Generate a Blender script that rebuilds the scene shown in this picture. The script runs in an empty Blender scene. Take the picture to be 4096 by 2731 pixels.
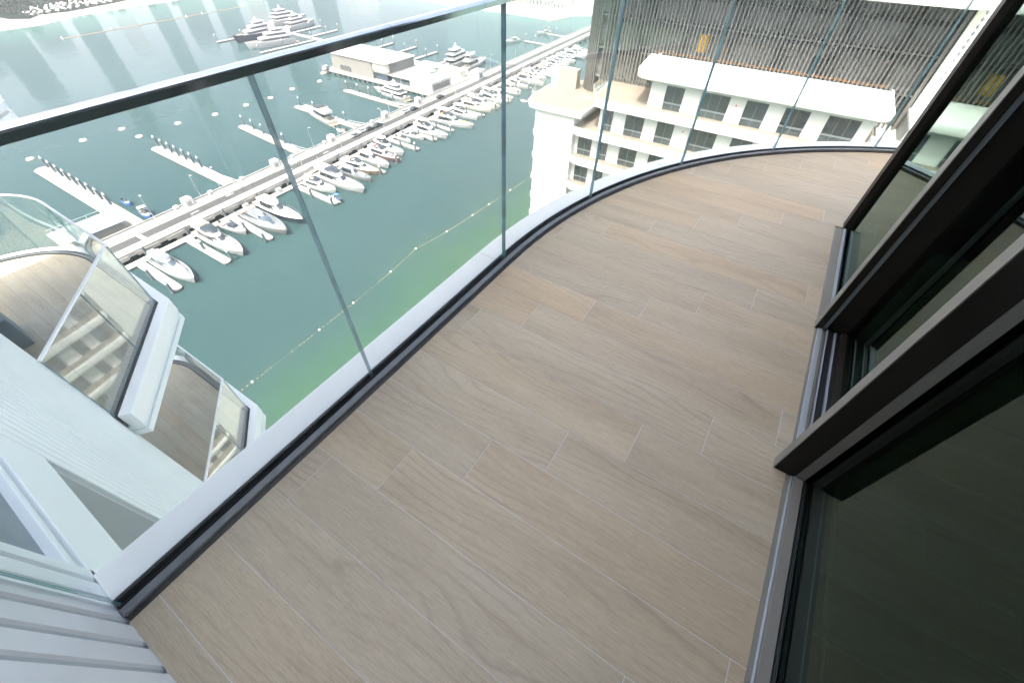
# World axes: X runs along the glazed facade (away from the camera), Y runs out to sea, Z is up.
# Balcony floor is z = 0, the water lies at z = -70.
import bpy, math, random
from mathutils import Vector, Matrix
random.seed(11)
S = bpy.context.scene
COL = S.collection
R = math.radians

# ------------------------------------------------------------------ camera
cam_d = bpy.data.cameras.new('camera')
cam_d.sensor_width = 36.0
cam_d.lens = 14.0
cam_d.clip_start = 0.02
cam_d.clip_end = 6000
cam = bpy.data.objects.new('camera', cam_d)
COL.objects.link(cam)
cam.matrix_world = Matrix((
    (0.53906, 0.61913, -0.57105, 0.0),
    (-0.84214, 0.40793, -0.35269, 0.0),
    (0.01459, 0.67103, 0.74129, 1.57),
    (0, 0, 0, 1)))
S.camera = cam

# ------------------------------------------------------------------ sky, sun, exposure
SUN_EL = 61.0
TO_SUN = Vector((-0.985, 0.06, 0)).normalized() * math.cos(R(SUN_EL)) + Vector((0, 0, math.sin(R(SUN_EL))))
W = bpy.data.worlds.new('World')
S.world = W
W.use_nodes = True
wn = W.node_tree.nodes
bg = wn['Background']
sky = wn.new('ShaderNodeTexSky')
sky.sky_type = 'NISHITA'
sky.sun_disc = False
sky.sun_elevation = R(SUN_EL)
sky.sun_rotation = math.atan2(TO_SUN.x, TO_SUN.y)
sky.altitude = 0
sky.air_density = 1.0
sky.dust_density = 9.0
sky.ozone_density = 0.3
W.node_tree.links.new(sky.outputs[0], bg.inputs[0])
bg.inputs[1].default_value = 0.15

sun_d = bpy.data.lights.new('sun', 'SUN')
sun_d.energy = 2.0
sun_d.angle = R(0.53)
sun_d.color = (1.0, 0.97, 0.93)
sun = bpy.data.objects.new('sun', sun_d)
COL.objects.link(sun)
sun.rotation_euler = (-TO_SUN).to_track_quat('-Z', 'Y').to_euler()
sun.location = (-40, 0, 60)

S.view_settings.view_transform = 'Standard'
S.view_settings.look = 'None'
S.view_settings.exposure = 2.10
S.view_settings.gamma = 1.0
HAZE = 0.00024
S.cycles.use_denoising = True
S.cycles.max_bounces = 8
S.cycles.diffuse_bounces = 4
S.cycles.glossy_bounces = 4
S.cycles.transparent_max_bounces = 16
S.cycles.use_adaptive_sampling = True
S.cycles.adaptive_threshold = 0.04
S.cycles.volume_bounces = 1
S.cycles.sample_clamp_indirect = 6.0
S.cycles.caustics_reflective = False
S.cycles.caustics_refractive = False

# ------------------------------------------------------------------ materials
MATS = {}
class NT:
    def __init__(self, name):
        self.m = bpy.data.materials.new(name)
        self.m.use_nodes = True
        self.t = self.m.node_tree
        self.n = self.t.nodes
        self.b = self.n['Principled BSDF']
        self.out = self.n['Material Output']
    def new(self, kind, **kw):
        nd = self.n.new(kind)
        for k, v in kw.items():
            if k.startswith('i_'):
                key = k[2:]
                nd.inputs[int(key) if key.isdigit() else key].default_value = v
            else:
                setattr(nd, k, v)
        return nd
    def link(self, a, b):
        self.t.links.new(a, b)
    def math(self, op, a, b=None, c=None):
        nd = self.n.new('ShaderNodeMath')
        nd.operation = op
        for i, v in enumerate((a, b, c)):
            if v is None:
                continue
            if hasattr(v, 'links') or hasattr(v, 'is_linked'):
                self.link(v, nd.inputs[i])
            else:
                nd.inputs[i].default_value = v
        return nd.outputs[0]
    def ramp(self, fac, stops):
        nd = self.n.new('ShaderNodeValToRGB')
        e = nd.color_ramp.elements
        e[0].position, e[0].color = stops[0][0], (*stops[0][1], 1)
        e[1].position, e[1].color = stops[-1][0], (*stops[-1][1], 1)
        for p, c in stops[1:-1]:
            x = e.new(p)
            x.color = (*c, 1)
        self.link(fac, nd.inputs[0])
        return nd.outputs[0]
    def mix(self, fac, a, b, mode='MIX'):
        nd = self.n.new('ShaderNodeMix')
        nd.data_type = 'RGBA'
        nd.blend_type = mode
        for sock, v in ((nd.inputs[0], fac), (nd.inputs[6], a), (nd.inputs[7], b)):
            if hasattr(v, 'links') or hasattr(v, 'is_linked'):
                self.link(v, sock)
            elif isinstance(v, (tuple, list)):
                sock.default_value = (*v, 1) if len(v) == 3 else v
            else:
                sock.default_value = v
        return nd.outputs[2]

def simple(name, col, rough=0.5, metal=0.0, var=0.06, scale=3.0, bump=0.0, bscale=60.0, spec=None, coat=0.0, coord='Object'):
    """Plain painted or cast surface: colour with soft mottling and optional fine relief."""
    k = NT(name)
    tc = k.new('ShaderNodeTexCoord')
    nz = k.new('ShaderNodeTexNoise', i_Scale=scale, i_Detail=5.0, i_Roughness=0.6)
    k.link(tc.outputs[coord], nz.inputs['Vector'])
    lo = tuple(max(0, c * (1 - var)) for c in col)
    hi = tuple(min(1, c * (1 + var)) for c in col)
    k.link(k.ramp(nz.outputs[0], [(0.3, lo), (0.7, hi)]), k.b.inputs['Base Color'])
    k.b.inputs['Roughness'].default_value = rough
    k.b.inputs['Metallic'].default_value = metal
    if spec is not None:
        k.b.inputs['Specular IOR Level'].default_value = spec
    if coat:
        k.b.inputs['Coat Weight'].default_value = coat
    if bump:
        n2 = k.new('ShaderNodeTexNoise', i_Scale=bscale, i_Detail=3.0)
        k.link(tc.outputs[coord], n2.inputs['Vector'])
        bp = k.new('ShaderNodeBump', i_Strength=bump, i_Distance=0.002)
        k.link(n2.outputs[0], bp.inputs['Height'])
        k.link(bp.outputs[0], k.b.inputs['Normal'])
    MATS[name] = k.m
    return k.m

def glass(name, tint, f0=0.04, rough=0.0, dirt=0.0, refl=(0.95, 1.0, 0.98)):
    """Thin architectural glazing: tinted clear sheet with Fresnel reflection (and a trace of dust)."""
    k = NT(name)
    k.n.remove(k.b)
    tr = k.new('ShaderNodeBsdfTransparent')
    tr.inputs[0].default_value = (*tint, 1)
    gl = k.new('ShaderNodeBsdfAnisotropic') if False else k.new('ShaderNodeBsdfGlossy')
    gl.inputs['Color'].default_value = (*refl, 1)
    gl.inputs['Roughness'].default_value = rough
    lw = k.new('ShaderNodeLayerWeight', i_Blend=0.5)
    fr = k.math('MULTIPLY_ADD', k.math('POWER', lw.outputs['Facing'], 5.0), 1.0 - f0, f0)
    mx = k.new('ShaderNodeMixShader')
    k.link(fr, mx.inputs[0])
    k.link(tr.outputs[0], mx.inputs[1])
    k.link(gl.outputs[0], mx.inputs[2])
    last = mx.outputs[0]
    if dirt:
        tc = k.new('ShaderNodeTexCoord')
        nz = k.new('ShaderNodeTexNoise', i_Scale=5.0, i_Detail=6.0, i_Roughness=0.7)
        k.link(tc.outputs['Object'], nz.inputs['Vector'])
        df = k.new('ShaderNodeBsdfDiffuse')
        df.inputs[0].default_value = (0.7, 0.7, 0.68, 1)
        m2 = k.new('ShaderNodeMixShader')
        k.link(k.math('MULTIPLY', nz.outputs[0], dirt), m2.inputs[0])
        k.link(last, m2.inputs[1])
        k.link(df.outputs[0], m2.inputs[2])
        last = m2.outputs[0]
    k.link(last, k.out.inputs[0])
    MATS[name] = k.m
    return k.m

def wood_tile(key='tile', tone=(1, 1, 1)):
    k = NT('wood_look_' + key)
    tc = k.new('ShaderNodeTexCoord')
    oi = k.new('ShaderNodeObjectInfo')
    off = k.new('ShaderNodeCombineXYZ')
    k.link(k.math('MULTIPLY', oi.outputs['Random'], 53.0), off.inputs[0])
    k.link(k.math('MULTIPLY', oi.outputs['Random'], 31.0), off.inputs[1])
    add = k.new('ShaderNodeVectorMath', operation='ADD')
    k.link(tc.outputs['Object'], add.inputs[0])
    k.link(off.outputs[0], add.inputs[1])
    def stretched(sx, sy):
        m = k.new('ShaderNodeMapping')
        m.inputs['Scale'].default_value = (sx, sy, 1)
        k.link(add.outputs[0], m.inputs[0])
        return m.outputs[0]
    def noise(vec, scale, det=3.0, rough=0.55):
        nz = k.new('ShaderNodeTexNoise', i_Scale=scale, i_Detail=det, i_Roughness=rough)
        k.link(vec, nz.inputs['Vector'])
        return nz.outputs[0]
    sep = k.new('ShaderNodeSeparateXYZ')
    k.link(add.outputs[0], sep.inputs[0])
    # growth rings: a field stretched along the board, cut into thin dark lines
    field = noise(stretched(3.6, 0.9), 1.0, 1.5, 0.45)
    fine = noise(stretched(26, 6.0), 1.0, 3.0)
    phase = k.math('ADD', k.math('MULTIPLY', sep.outputs[0], 165.0), k.math('ADD', k.math('MULTIPLY', field, 62.0), k.math('MULTIPLY', fine, 4.2)))
    ring = k.math('POWER', k.math('MULTIPLY_ADD', k.math('SINE', phase), 0.5, 0.5), 6.0)
    mask = k.math('MULTIPLY', k.math('SUBTRACT', noise(stretched(4.0, 1.1), 1.0, 2.0), 0.36), 2.6)
    mask.node.use_clamp = True
    ring = k.math('MULTIPLY', ring, mask)
    fibre = noise(stretched(260, 9), 1.0, 3.0, 0.7)
    pore = noise(stretched(700, 30), 1.0, 1.0)
    broad = noise(stretched(5.5, 0.7), 1.0, 3.0)
    base = k.ramp(broad, [(0.28, (0.398, 0.332, 0.238)), (0.5, (0.452, 0.383, 0.279)), (0.74, (0.506, 0.440, 0.332))])
    hue = k.ramp(oi.outputs['Random'], [(0.0, (0.97, 0.98, 0.99)), (0.4, (1.0, 1.0, 1.0)), (0.8, (1.02, 1.0, 0.97)), (0.93, (1.07, 0.985, 0.90)), (1.0, (0.98, 0.98, 0.98))])
    col = k.mix(1.0, base, hue, 'MULTIPLY')
    col = k.mix(k.math('MULTIPLY', ring, 0.36), col, (0.20, 0.163, 0.128))
    col = k.mix(0.75, col, k.mix(1.0, col, k.ramp(fibre, [(0.3, (0.80, 0.78, 0.76)), (0.72, (1.14, 1.14, 1.14))]), 'MULTIPLY'))
    col = k.mix(0.35, col, k.mix(1.0, col, k.ramp(pore, [(0.34, (0.72, 0.70, 0.68)), (0.5, (1.04, 1.04, 1.04))]), 'MULTIPLY'))
    col = k.mix(1.0, col, tone, 'MULTIPLY')
    k.link(col, k.b.inputs['Base Color'])
    dust = noise(stretched(2.2, 2.2), 1.0, 4.0)
    k.link(k.ramp(dust, [(0.3, (0.42, 0.42, 0.42)), (0.7, (0.55, 0.55, 0.55))]), k.b.inputs['Roughness'])
    k.b.inputs['Specular IOR Level'].default_value = 0.42
    bp = k.new('ShaderNodeBump', i_Strength=0.22, i_Distance=0.0006)
    k.link(k.math('ADD', fibre, k.math('MULTIPLY', ring, -0.8)), bp.inputs['Height'])
    k.link(bp.outputs[0], k.b.inputs['Normal'])
    MATS[key] = k.m

def water_mat():
    """Turbid harbour water: colour follows depth (sandy shelf at the building's foot and along the beaches)."""
    k = NT('harbour_water')
    geo = k.new('ShaderNodeNewGeometry')
    sep = k.new('ShaderNodeSeparateXYZ')
    k.link(geo.outputs['Position'], sep.inputs[0])
    nz = k.new('ShaderNodeTexNoise', i_Scale=0.03, i_Detail=4.0)
    k.link(geo.outputs['Position'], nz.inputs['Vector'])
    wob = k.math('MULTIPLY', k.math('SUBTRACT', nz.outputs[0], 0.5), 26.0)
    yy = k.math('ADD', k.math('SUBTRACT', sep.outputs[1], k.math('MULTIPLY', sep.outputs[0], 0.03)), wob)
    shelf = k.new('ShaderNodeMapRange', i_1=84.0, i_2=42.0, i_3=0.0, i_4=1.0, interpolation_type='SMOOTHSTEP')
    k.link(yy, shelf.inputs[0])
    beach = k.new('ShaderNodeMapRange', i_1=440.0, i_2=535.0, i_3=0.0, i_4=1.0, interpolation_type='SMOOTHSTEP')
    k.link(sep.outputs[1], beach.inputs[0])
    beach2 = k.new('ShaderNodeMapRange', i_1=355.0, i_2=405.0, i_3=0.0, i_4=1.0, interpolation_type='SMOOTHSTEP')
    k.link(sep.outputs[0], beach2.inputs[0])
    mott = k.new('ShaderNodeTexNoise', i_Scale=0.012, i_Detail=5.0, i_Roughness=0.55)
    k.link(geo.outputs['Position'], mott.inputs['Vector'])
    deep = k.ramp(mott.outputs[0], [(0.3, (0.023, 0.049, 0.052)), (0.7, (0.030, 0.058, 0.060))])
    col = k.mix(shelf.outputs[0], deep, (0.034, 0.079, 0.038))
    bz = k.math('MAXIMUM', beach.outputs[0], beach2.outputs[0])
    col = k.mix(k.math('MULTIPLY', bz, 0.8), col, (0.05, 0.11, 0.095))
    k.link(col, k.b.inputs['Base Color'])
    k.b.inputs['Roughness'].default_value = 0.10
    k.b.inputs['IOR'].default_value = 1.33
    k.b.inputs['Specular IOR Level'].default_value = 0.11
    # calm water: long lazy ripples plus wind-ruffled patches
    w1 = k.new('ShaderNodeTexNoise', i_Scale=0.55, i_Detail=3.0, i_Roughness=0.6)
    w2 = k.new('ShaderNodeTexNoise', i_Scale=0.10, i_Detail=3.0)
    k.link(geo.outputs['Position'], w1.inputs['Vector'])
    k.link(geo.outputs['Position'], w2.inputs['Vector'])
    patch = k.new('ShaderNodeTexNoise', i_Scale=0.018, i_Detail=3.0)
    k.link(geo.outputs['Position'], patch.inputs['Vector'])
    pm = k.math('POWER', patch.outputs[0], 3.0)
    h = k.math('ADD', k.math('MULTIPLY', k.math('MULTIPLY', w1.outputs[0], pm), 0.16), k.math('MULTIPLY', w2.outputs[0], 0.36))
    bp = k.new('ShaderNodeBump', i_Strength=0.42, i_Distance=0.5)
    k.link(h, bp.inputs['Height'])
    k.link(bp.outputs[0], k.b.inputs['Normal'])
    MATS['water'] = k.m

def leaf_mat(name, a, b):
    k = NT(name)
    oi = k.new('ShaderNodeObjectInfo')
    geo = k.new('ShaderNodeNewGeometry')
    nz = k.new('ShaderNodeTexNoise', i_Scale=0.6, i_Detail=3.0)
    k.link(geo.outputs['Position'], nz.inputs['Vector'])
    f = k.math('ADD', k.math('MULTIPLY', nz.outputs[0], 0.6), k.math('MULTIPLY', oi.outputs['Random'], 0.4))
    k.link(k.ramp(f, [(0.25, a), (0.75, b)]), k.b.inputs['Base Color'])
    k.b.inputs['Roughness'].default_value = 0.8
    k.b.inputs['Specular IOR Level'].default_value = 0.1
    MATS[name] = k.m

wood_tile()
wood_tile('tile_reflect_tint', (1.02, 1.08, 1.16))  # same tile as ours; its light and glass reflection put into the tone
water_mat()
simple('grout', (0.52, 0.51, 0.49), 0.8, var=0.12, scale=40)
simple('white_alu', (0.90, 0.895, 0.88), 0.38, var=0.03, scale=1.5, spec=0.4)
simple('white_cladding', (0.82, 0.86, 0.87), 0.42, var=0.03, scale=0.8, spec=0.35)
simple('shade_grey', (0.23, 0.25, 0.245), 0.6, var=0.05, scale=1.0)  # grey stands for shade on white cladding around the slab band
simple('blue_grey_panel', (0.175, 0.215, 0.245), 0.45, var=0.06, scale=2.0)
simple('rubber', (0.012, 0.013, 0.014), 0.45, var=0.25, scale=30, bump=0.4, bscale=180)
simple('channel_grey', (0.15, 0.16, 0.168), 0.38, 0.0, var=0.14, scale=22, bump=0.15, bscale=220)
simple('dark_bronze', (0.022, 0.018, 0.0145), 0.5, 0.0, var=0.08, scale=8, spec=0.2)
simple('frame_grey', (0.22, 0.208, 0.182), 0.45, 0.0, var=0.06, scale=6)
simple('frame_light', (0.40, 0.43, 0.45), 0.35, 0.2, var=0.05, scale=6)
simple('rail_metal', (0.66, 0.69, 0.70), 0.12, 0.9, var=0.10, scale=9)
simple('soffit', (0.72, 0.72, 0.70), 0.7, var=0.03)
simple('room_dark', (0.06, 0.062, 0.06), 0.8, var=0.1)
glass('glass_clear', (0.975, 0.99, 0.987), 0.024, dirt=0.012)
glass('glass_wing', (0.965, 0.98, 0.978), 0.07, dirt=0.015)
simple('glass_edge', (0.20, 0.37, 0.41), 0.12, var=0.35, scale=9, spec=1.0)
simple('glass_edge_light', (0.55, 0.68, 0.70), 0.2, var=0.1, scale=14, spec=0.8)
glass('glass_door', (0.30, 0.40, 0.35), 0.055, refl=(0.72, 0.88, 0.80))
glass('glass_green', (0.82, 0.92, 0.90), 0.04)
simple('stucco_white', (0.60, 0.605, 0.60), 0.75, var=0.025, scale=0.5)
simple('terrace_sand', (0.215, 0.18, 0.145), 0.8, var=0.08, scale=1.2)
simple('window_glass', (0.022, 0.034, 0.043), 0.06, var=0.5, scale=0.35, spec=0.9, coord='Object')
simple('window_frame', (0.10, 0.12, 0.12), 0.4)
simple('window_transom', (0.42, 0.46, 0.48), 0.4)
simple('louvre', (0.105, 0.102, 0.096), 0.55, var=0.05)
simple('plant_wall', (0.26, 0.28, 0.28), 0.8, var=0.35, scale=0.25)
simple('plant_dark', (0.06, 0.07, 0.075), 0.8, var=0.3)
simple('plant_mid', (0.20, 0.21, 0.205), 0.7, var=0.2)
simple('orange_paint', (0.62, 0.26, 0.05), 0.5)
simple('yellow_paint', (0.85, 0.52, 0.03), 0.5)
simple('beige_wall', (0.27, 0.255, 0.22), 0.8, var=0.04)
simple('mint_glass', (0.30, 0.42, 0.39), 0.25, var=0.03)
simple('cream_stone', (0.68, 0.65, 0.56), 0.8, var=0.04)
simple('sand', (0.27, 0.245, 0.21), 0.95, var=0.08, scale=0.05, coord='Object')
simple('scrub', (0.009, 0.018, 0.014), 1.0, var=0.5, scale=0.06, spec=0.0)
simple('concrete', (0.30, 0.285, 0.265), 0.85, var=0.10, scale=0.35)
simple('concrete_light', (0.30, 0.29, 0.275), 0.85, var=0.09, scale=0.25)
simple('paving_grey', (0.15, 0.145, 0.138), 0.85, var=0.12, scale=0.3)
simple('asphalt', (0.044, 0.044, 0.043), 0.9, var=0.16, scale=0.2)
simple('road_paint', (0.72, 0.72, 0.70), 0.7)
simple('pontoon_deck', (0.31, 0.295, 0.27), 0.85, var=0.10, scale=0.5)
simple('pontoon_side', (0.16, 0.17, 0.17), 0.8)
simple('pile', (0.10, 0.12, 0.135), 0.55, var=0.2)
simple('gelcoat', (0.40, 0.40, 0.40), 0.25, var=0.02, coat=0.4)
simple('cream_gel', (0.50, 0.46, 0.39), 0.3, var=0.03, coat=0.3)
simple('navy_hull', (0.018, 0.026, 0.050), 0.2, coat=0.6)
simple('grey_hull', (0.19, 0.195, 0.20), 0.3, coat=0.4)
simple('bronze_hull', (0.20, 0.14, 0.10), 0.3, coat=0.4)
simple('maroon_hull', (0.13, 0.07, 0.075), 0.3, coat=0.4)
simple('boat_glass', (0.02, 0.026, 0.032), 0.08, spec=0.8)
simple('boat_glass_blue', (0.05, 0.07, 0.09), 0.1, spec=0.8)
simple('teak', (0.24, 0.18, 0.125), 0.7, var=0.15, scale=2)
simple('cushion_white', (0.45, 0.44, 0.42), 0.8)
simple('cushion_tan', (0.32, 0.24, 0.17), 0.8)
simple('cushion_red', (0.55, 0.09, 0.10), 0.8)
simple('cushion_grey', (0.13, 0.14, 0.155), 0.7)
simple('canvas_blue', (0.05, 0.14, 0.42), 0.8)
simple('canvas_orange', (0.75, 0.30, 0.06), 0.8)
simple('steel', (0.55, 0.56, 0.57), 0.3, 0.8)
simple('buoy_cream', (0.72, 0.62, 0.46), 0.6)
simple('buoy_orange', (0.75, 0.42, 0.16), 0.6)
simple('deck_beige', (0.235, 0.215, 0.185), 0.7)
simple('rope_orange', (0.30, 0.20, 0.12), 0.8)
simple('car_dark', (0.03, 0.034, 0.04), 0.25, coat=0.8)
simple('car_white', (0.70, 0.70, 0.70), 0.25, coat=0.8)
simple('car_silver', (0.40, 0.42, 0.44), 0.25, 0.5, coat=0.8)
simple('tyre', (0.02, 0.02, 0.02), 0.8)
simple('club_clad', (0.205, 0.195, 0.18), 0.8, var=0.06, scale=0.3)
simple('club_clad_dark', (0.15, 0.15, 0.145), 0.8, var=0.06, scale=0.3)
simple('roof_white', (0.48, 0.475, 0.465), 0.8, var=0.03, scale=0.1)
simple('roof_blue_grey', (0.19, 0.22, 0.255), 0.6)
simple('tower_blue', (0.085, 0.13, 0.16), 0.3, var=0.25, scale=0.03)
simple('tower_pale', (0.50, 0.52, 0.54), 0.6, var=0.1, scale=0.03)
simple('bark', (0.12, 0.09, 0.06), 0.9)
simple('parasol_white', (0.34, 0.35, 0.34), 0.8)
leaf_mat('leaf_dark', (0.008, 0.022, 0.016), (0.022, 0.046, 0.026))
leaf_mat('leaf_light', (0.05, 0.085, 0.03), (0.11, 0.15, 0.06))

# ------------------------------------------------------------------ mesh helpers
class MB:
    def __init__(self):
        self.v, self.f, self.mi = [], [], []
    def face(self, idx, mi=0):
        self.f.append(idx)
        self.mi.append(mi)
    def box(self, x0, x1, y0, y1, z0, z1, mi=0):
        n = len(self.v)
        self.v += [(x0, y0, z0), (x1, y0, z0), (x1, y1, z0), (x0, y1, z0), (x0, y0, z1), (x1, y0, z1), (x1, y1, z1), (x0, y1, z1)]
        for q in ((0, 3, 2, 1), (4, 5, 6, 7), (0, 1, 5, 4), (1, 2, 6, 5), (2, 3, 7, 6), (3, 0, 4, 7)):
            self.face([n + i for i in q], mi)
        return self
    def loft(self, rings, cap0=True, cap1=True, closed=True, mi=0, mi_cap=None):
        n = len(self.v)
        m = len(rings[0])
        for r in rings:
            self.v += [tuple(p) for p in r]
        for a in range(len(rings) - 1):
            for i in range(m if closed else m - 1):
                j = (i + 1) % m
                self.face([n + a * m + i, n + a * m + j, n + (a + 1) * m + j, n + (a + 1) * m + i], mi)
        mc = mi if mi_cap is None else mi_cap
        if cap0:
            self.face([n + i for i in reversed(range(m))], mc)
        if cap1:
            self.face([n + (len(rings) - 1) * m + i for i in range(m)], mc)
        return self
    def prism(self, poly, z0, z1, mi=0):
        return self.loft([[(x, y, z0) for x, y in poly], [(x, y, z1) for x, y in poly]], mi=mi)
    def slab(self, poly, z0, z1, r):
        """Horizontal slab with softened top and bottom edges (poly counter-clockwise)."""
        i1, i2 = inset(poly, r), inset(poly, r * 0.3)
        q = r * 0.3
        return self.loft([[(x, y, z0) for x, y in i1], [(x, y, z0 + q) for x, y in i2], [(x, y, z0 + r) for x, y in poly],
                          [(x, y, z1 - r) for x, y in poly], [(x, y, z1 - q) for x, y in i2], [(x, y, z1) for x, y in i1]])
    def tube(self, p0, p1, r0, r1=None, n=8, cap=True, mi=0):
        p0, p1 = Vector(p0), Vector(p1)
        r1 = r0 if r1 is None else r1
        d = (p1 - p0).normalized()
        a = d.orthogonal().normalized()
        b = d.cross(a)
        ring = lambda p, r: [p + a * (math.cos(t) * r) + b * (math.sin(t) * r) for t in [2 * math.pi * i / n for i in range(n)]]
        return self.loft([ring(p0, r0), ring(p1, r1)], cap, cap, mi=mi)
    def mesh(self, name, mats, smooth=False):
        me = bpy.data.meshes.new(name)
        me.from_pydata(self.v, [], self.f)
        for m in (mats if isinstance(mats, (list, tuple)) else [mats]):
            me.materials.append(MATS[m])
        if any(self.mi):
            me.polygons.foreach_set('material_index', self.mi)
        if smooth:
            me.polygons.foreach_set('use_smooth', [True] * len(me.polygons))
        me.update()
        return me
    def build(self, name, mats, parent=None, smooth=False, bevel=0.0, loc=None, rz=None, angle=None):
        o = bpy.data.objects.new(name, self.mesh(name, mats, smooth or angle is not None))
        COL.objects.link(o)
        if parent is not None:
            o.parent = parent
        if loc is not None:
            o.location = loc
        if rz is not None:
            o.rotation_euler = (0, 0, rz)
        if bevel:
            b = o.modifiers.new('bevel', 'BEVEL')
            b.width = bevel
            b.segments = 2
            b.limit_method = 'ANGLE'
            b.angle_limit = R(35)
        if angle is not None:
            sharp_edges(o.data, angle)
        return o

def sharp_edges(me, angle):
    import bmesh
    bm = bmesh.new()
    bm.from_mesh(me)
    for e in bm.edges:
        if len(e.link_faces) == 2 and e.calc_face_angle(0.0) > angle:
            e.smooth = False
    bm.to_mesh(me)
    bm.free()

def inset(poly, d):
    """Inset a counter-clockwise polygon by d with mitred corners."""
    n = len(poly)
    out = []
    for i in range(n):
        p0, p, p1 = Vector(poly[i - 1]), Vector(poly[i]), Vector(poly[(i + 1) % n])
        a, b = (p - p0).normalized(), (p1 - p).normalized()
        na, nb = Vector((-a.y, a.x)), Vector((-b.y, b.x))
        m = (na + nb)
        m = m.normalized() if m.length > 1e-6 else na
        out.append(tuple(p + m * (d / max(0.3, m.dot(na)))))
    return out

def sweep(mb, pts, prof, caps=True, mi=0, mi_cap=None):
    """Sweep a closed (offset, height) profile along an open polyline; offset is to the left of travel."""
    rings = []
    n = len(pts)
    for i, p in enumerate(pts):
        p = Vector(p)
        a = (Vector(pts[i]) - Vector(pts[i - 1])).normalized() if i else None
        b = (Vector(pts[i + 1]) - p).normalized() if i < n - 1 else None
        a = a or b
        b = b or a
        na, nb = Vector((-a.y, a.x)), Vector((-b.y, b.x))
        m = (na + nb).normalized()
        m = m / max(0.35, m.dot(na))
        rings.append([(p.x + m.x * d, p.y + m.y * d, z) for d, z in prof])
    return mb.loft(rings, caps, caps, mi=mi, mi_cap=mi_cap)

def rrect(x0, x1, y0, y1, r, n=5, corners=(1, 1, 1, 1)):
    """Counter-clockwise rectangle with rounded corners (corner order: x0y0, x1y0, x1y1, x0y1)."""
    out = []
    for (cx, cy, sx, sy, a0), c in zip(((x0, y0, 1, 1, 180), (x1, y0, -1, 1, 270), (x1, y1, -1, -1, 0), (x0, y1, 1, -1, 90)), corners):
        if not c:
            out.append((cx, cy))
            continue
        for i in range(n + 1):
            t = R(a0 + 90 * i / n)
            out.append((cx + sx * r + math.cos(t) * r, cy + sy * r + math.sin(t) * r))
    return out

def empty(name, loc=(0, 0, 0), rz=0.0):
    o = bpy.data.objects.new(name, None)
    o.empty_display_size = 0.3
    COL.objects.link(o)
    o.location = loc
    o.rotation_euler = (0, 0, rz)
    return o
def tag(o, label, cat, group=None):
    o['label'] = label
    o['category'] = cat
    if group:
        o['group'] = group
    return o
def kind(o, k):
    o['kind'] = k
    return o
def copy_tree(o, parent=None):
    c = o.copy()
    COL.objects.link(c)
    c.parent = parent
    for ch in list(o.children):
        copy_tree(ch, c)
    return c

# ================================================================== the balcony
STOREY = 3.55
WALL_X = -0.49          # face of the grooved end wall
EDGE_Y = 1.118          # edge of the tiled floor
ARC_X, ARC_R = 1.8, 3.9
def edge_path(x0, t1, step=1.5):
    """Floor edge from x0 along the straight part, then round the curve to t1 degrees."""
    pts = []
    if x0 < ARC_X:
        pts.append((x0, EDGE_Y))
    t = 0.0 if x0 < ARC_X else x0
    pts2 = []
    k = max(1, int(round(t1 / step)))
    for i in range(k + 1):
        a = R(t1 * i / k)
        pts2.append((ARC_X + ARC_R * math.sin(a), EDGE_Y - ARC_R + ARC_R * math.cos(a)))
    return pts + pts2
def arc_path(t0, t1, step=1.5):
    k = max(1, int(round((t1 - t0) / step)))
    return [(ARC_X + ARC_R * math.sin(R(t0 + (t1 - t0) * i / k)), EDGE_Y - ARC_R + ARC_R * math.cos(R(t0 + (t1 - t0) * i / k))) for i in range(k + 1)]

DOOR_A = -0.0135        # the glazed front runs very slightly out of parallel
def door_y(x):
    return -0.579 + DOOR_A * x

# floor slab (grout bed) and tiles
T_END = 104.0
outer = edge_path(WALL_X - 0.05, T_END, 3.0)
floor_poly = [(WALL_X, door_y(WALL_X)), (3.55, door_y(3.55)), (3.55, -3.0)] + list(reversed(edge_path(WALL_X, T_END, 2.0)))
bed = MB()
bed.prism(floor_poly, -0.20, -0.0010)
floor = kind(bed.build('balcony_floor', 'grout'), 'structure')

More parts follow.
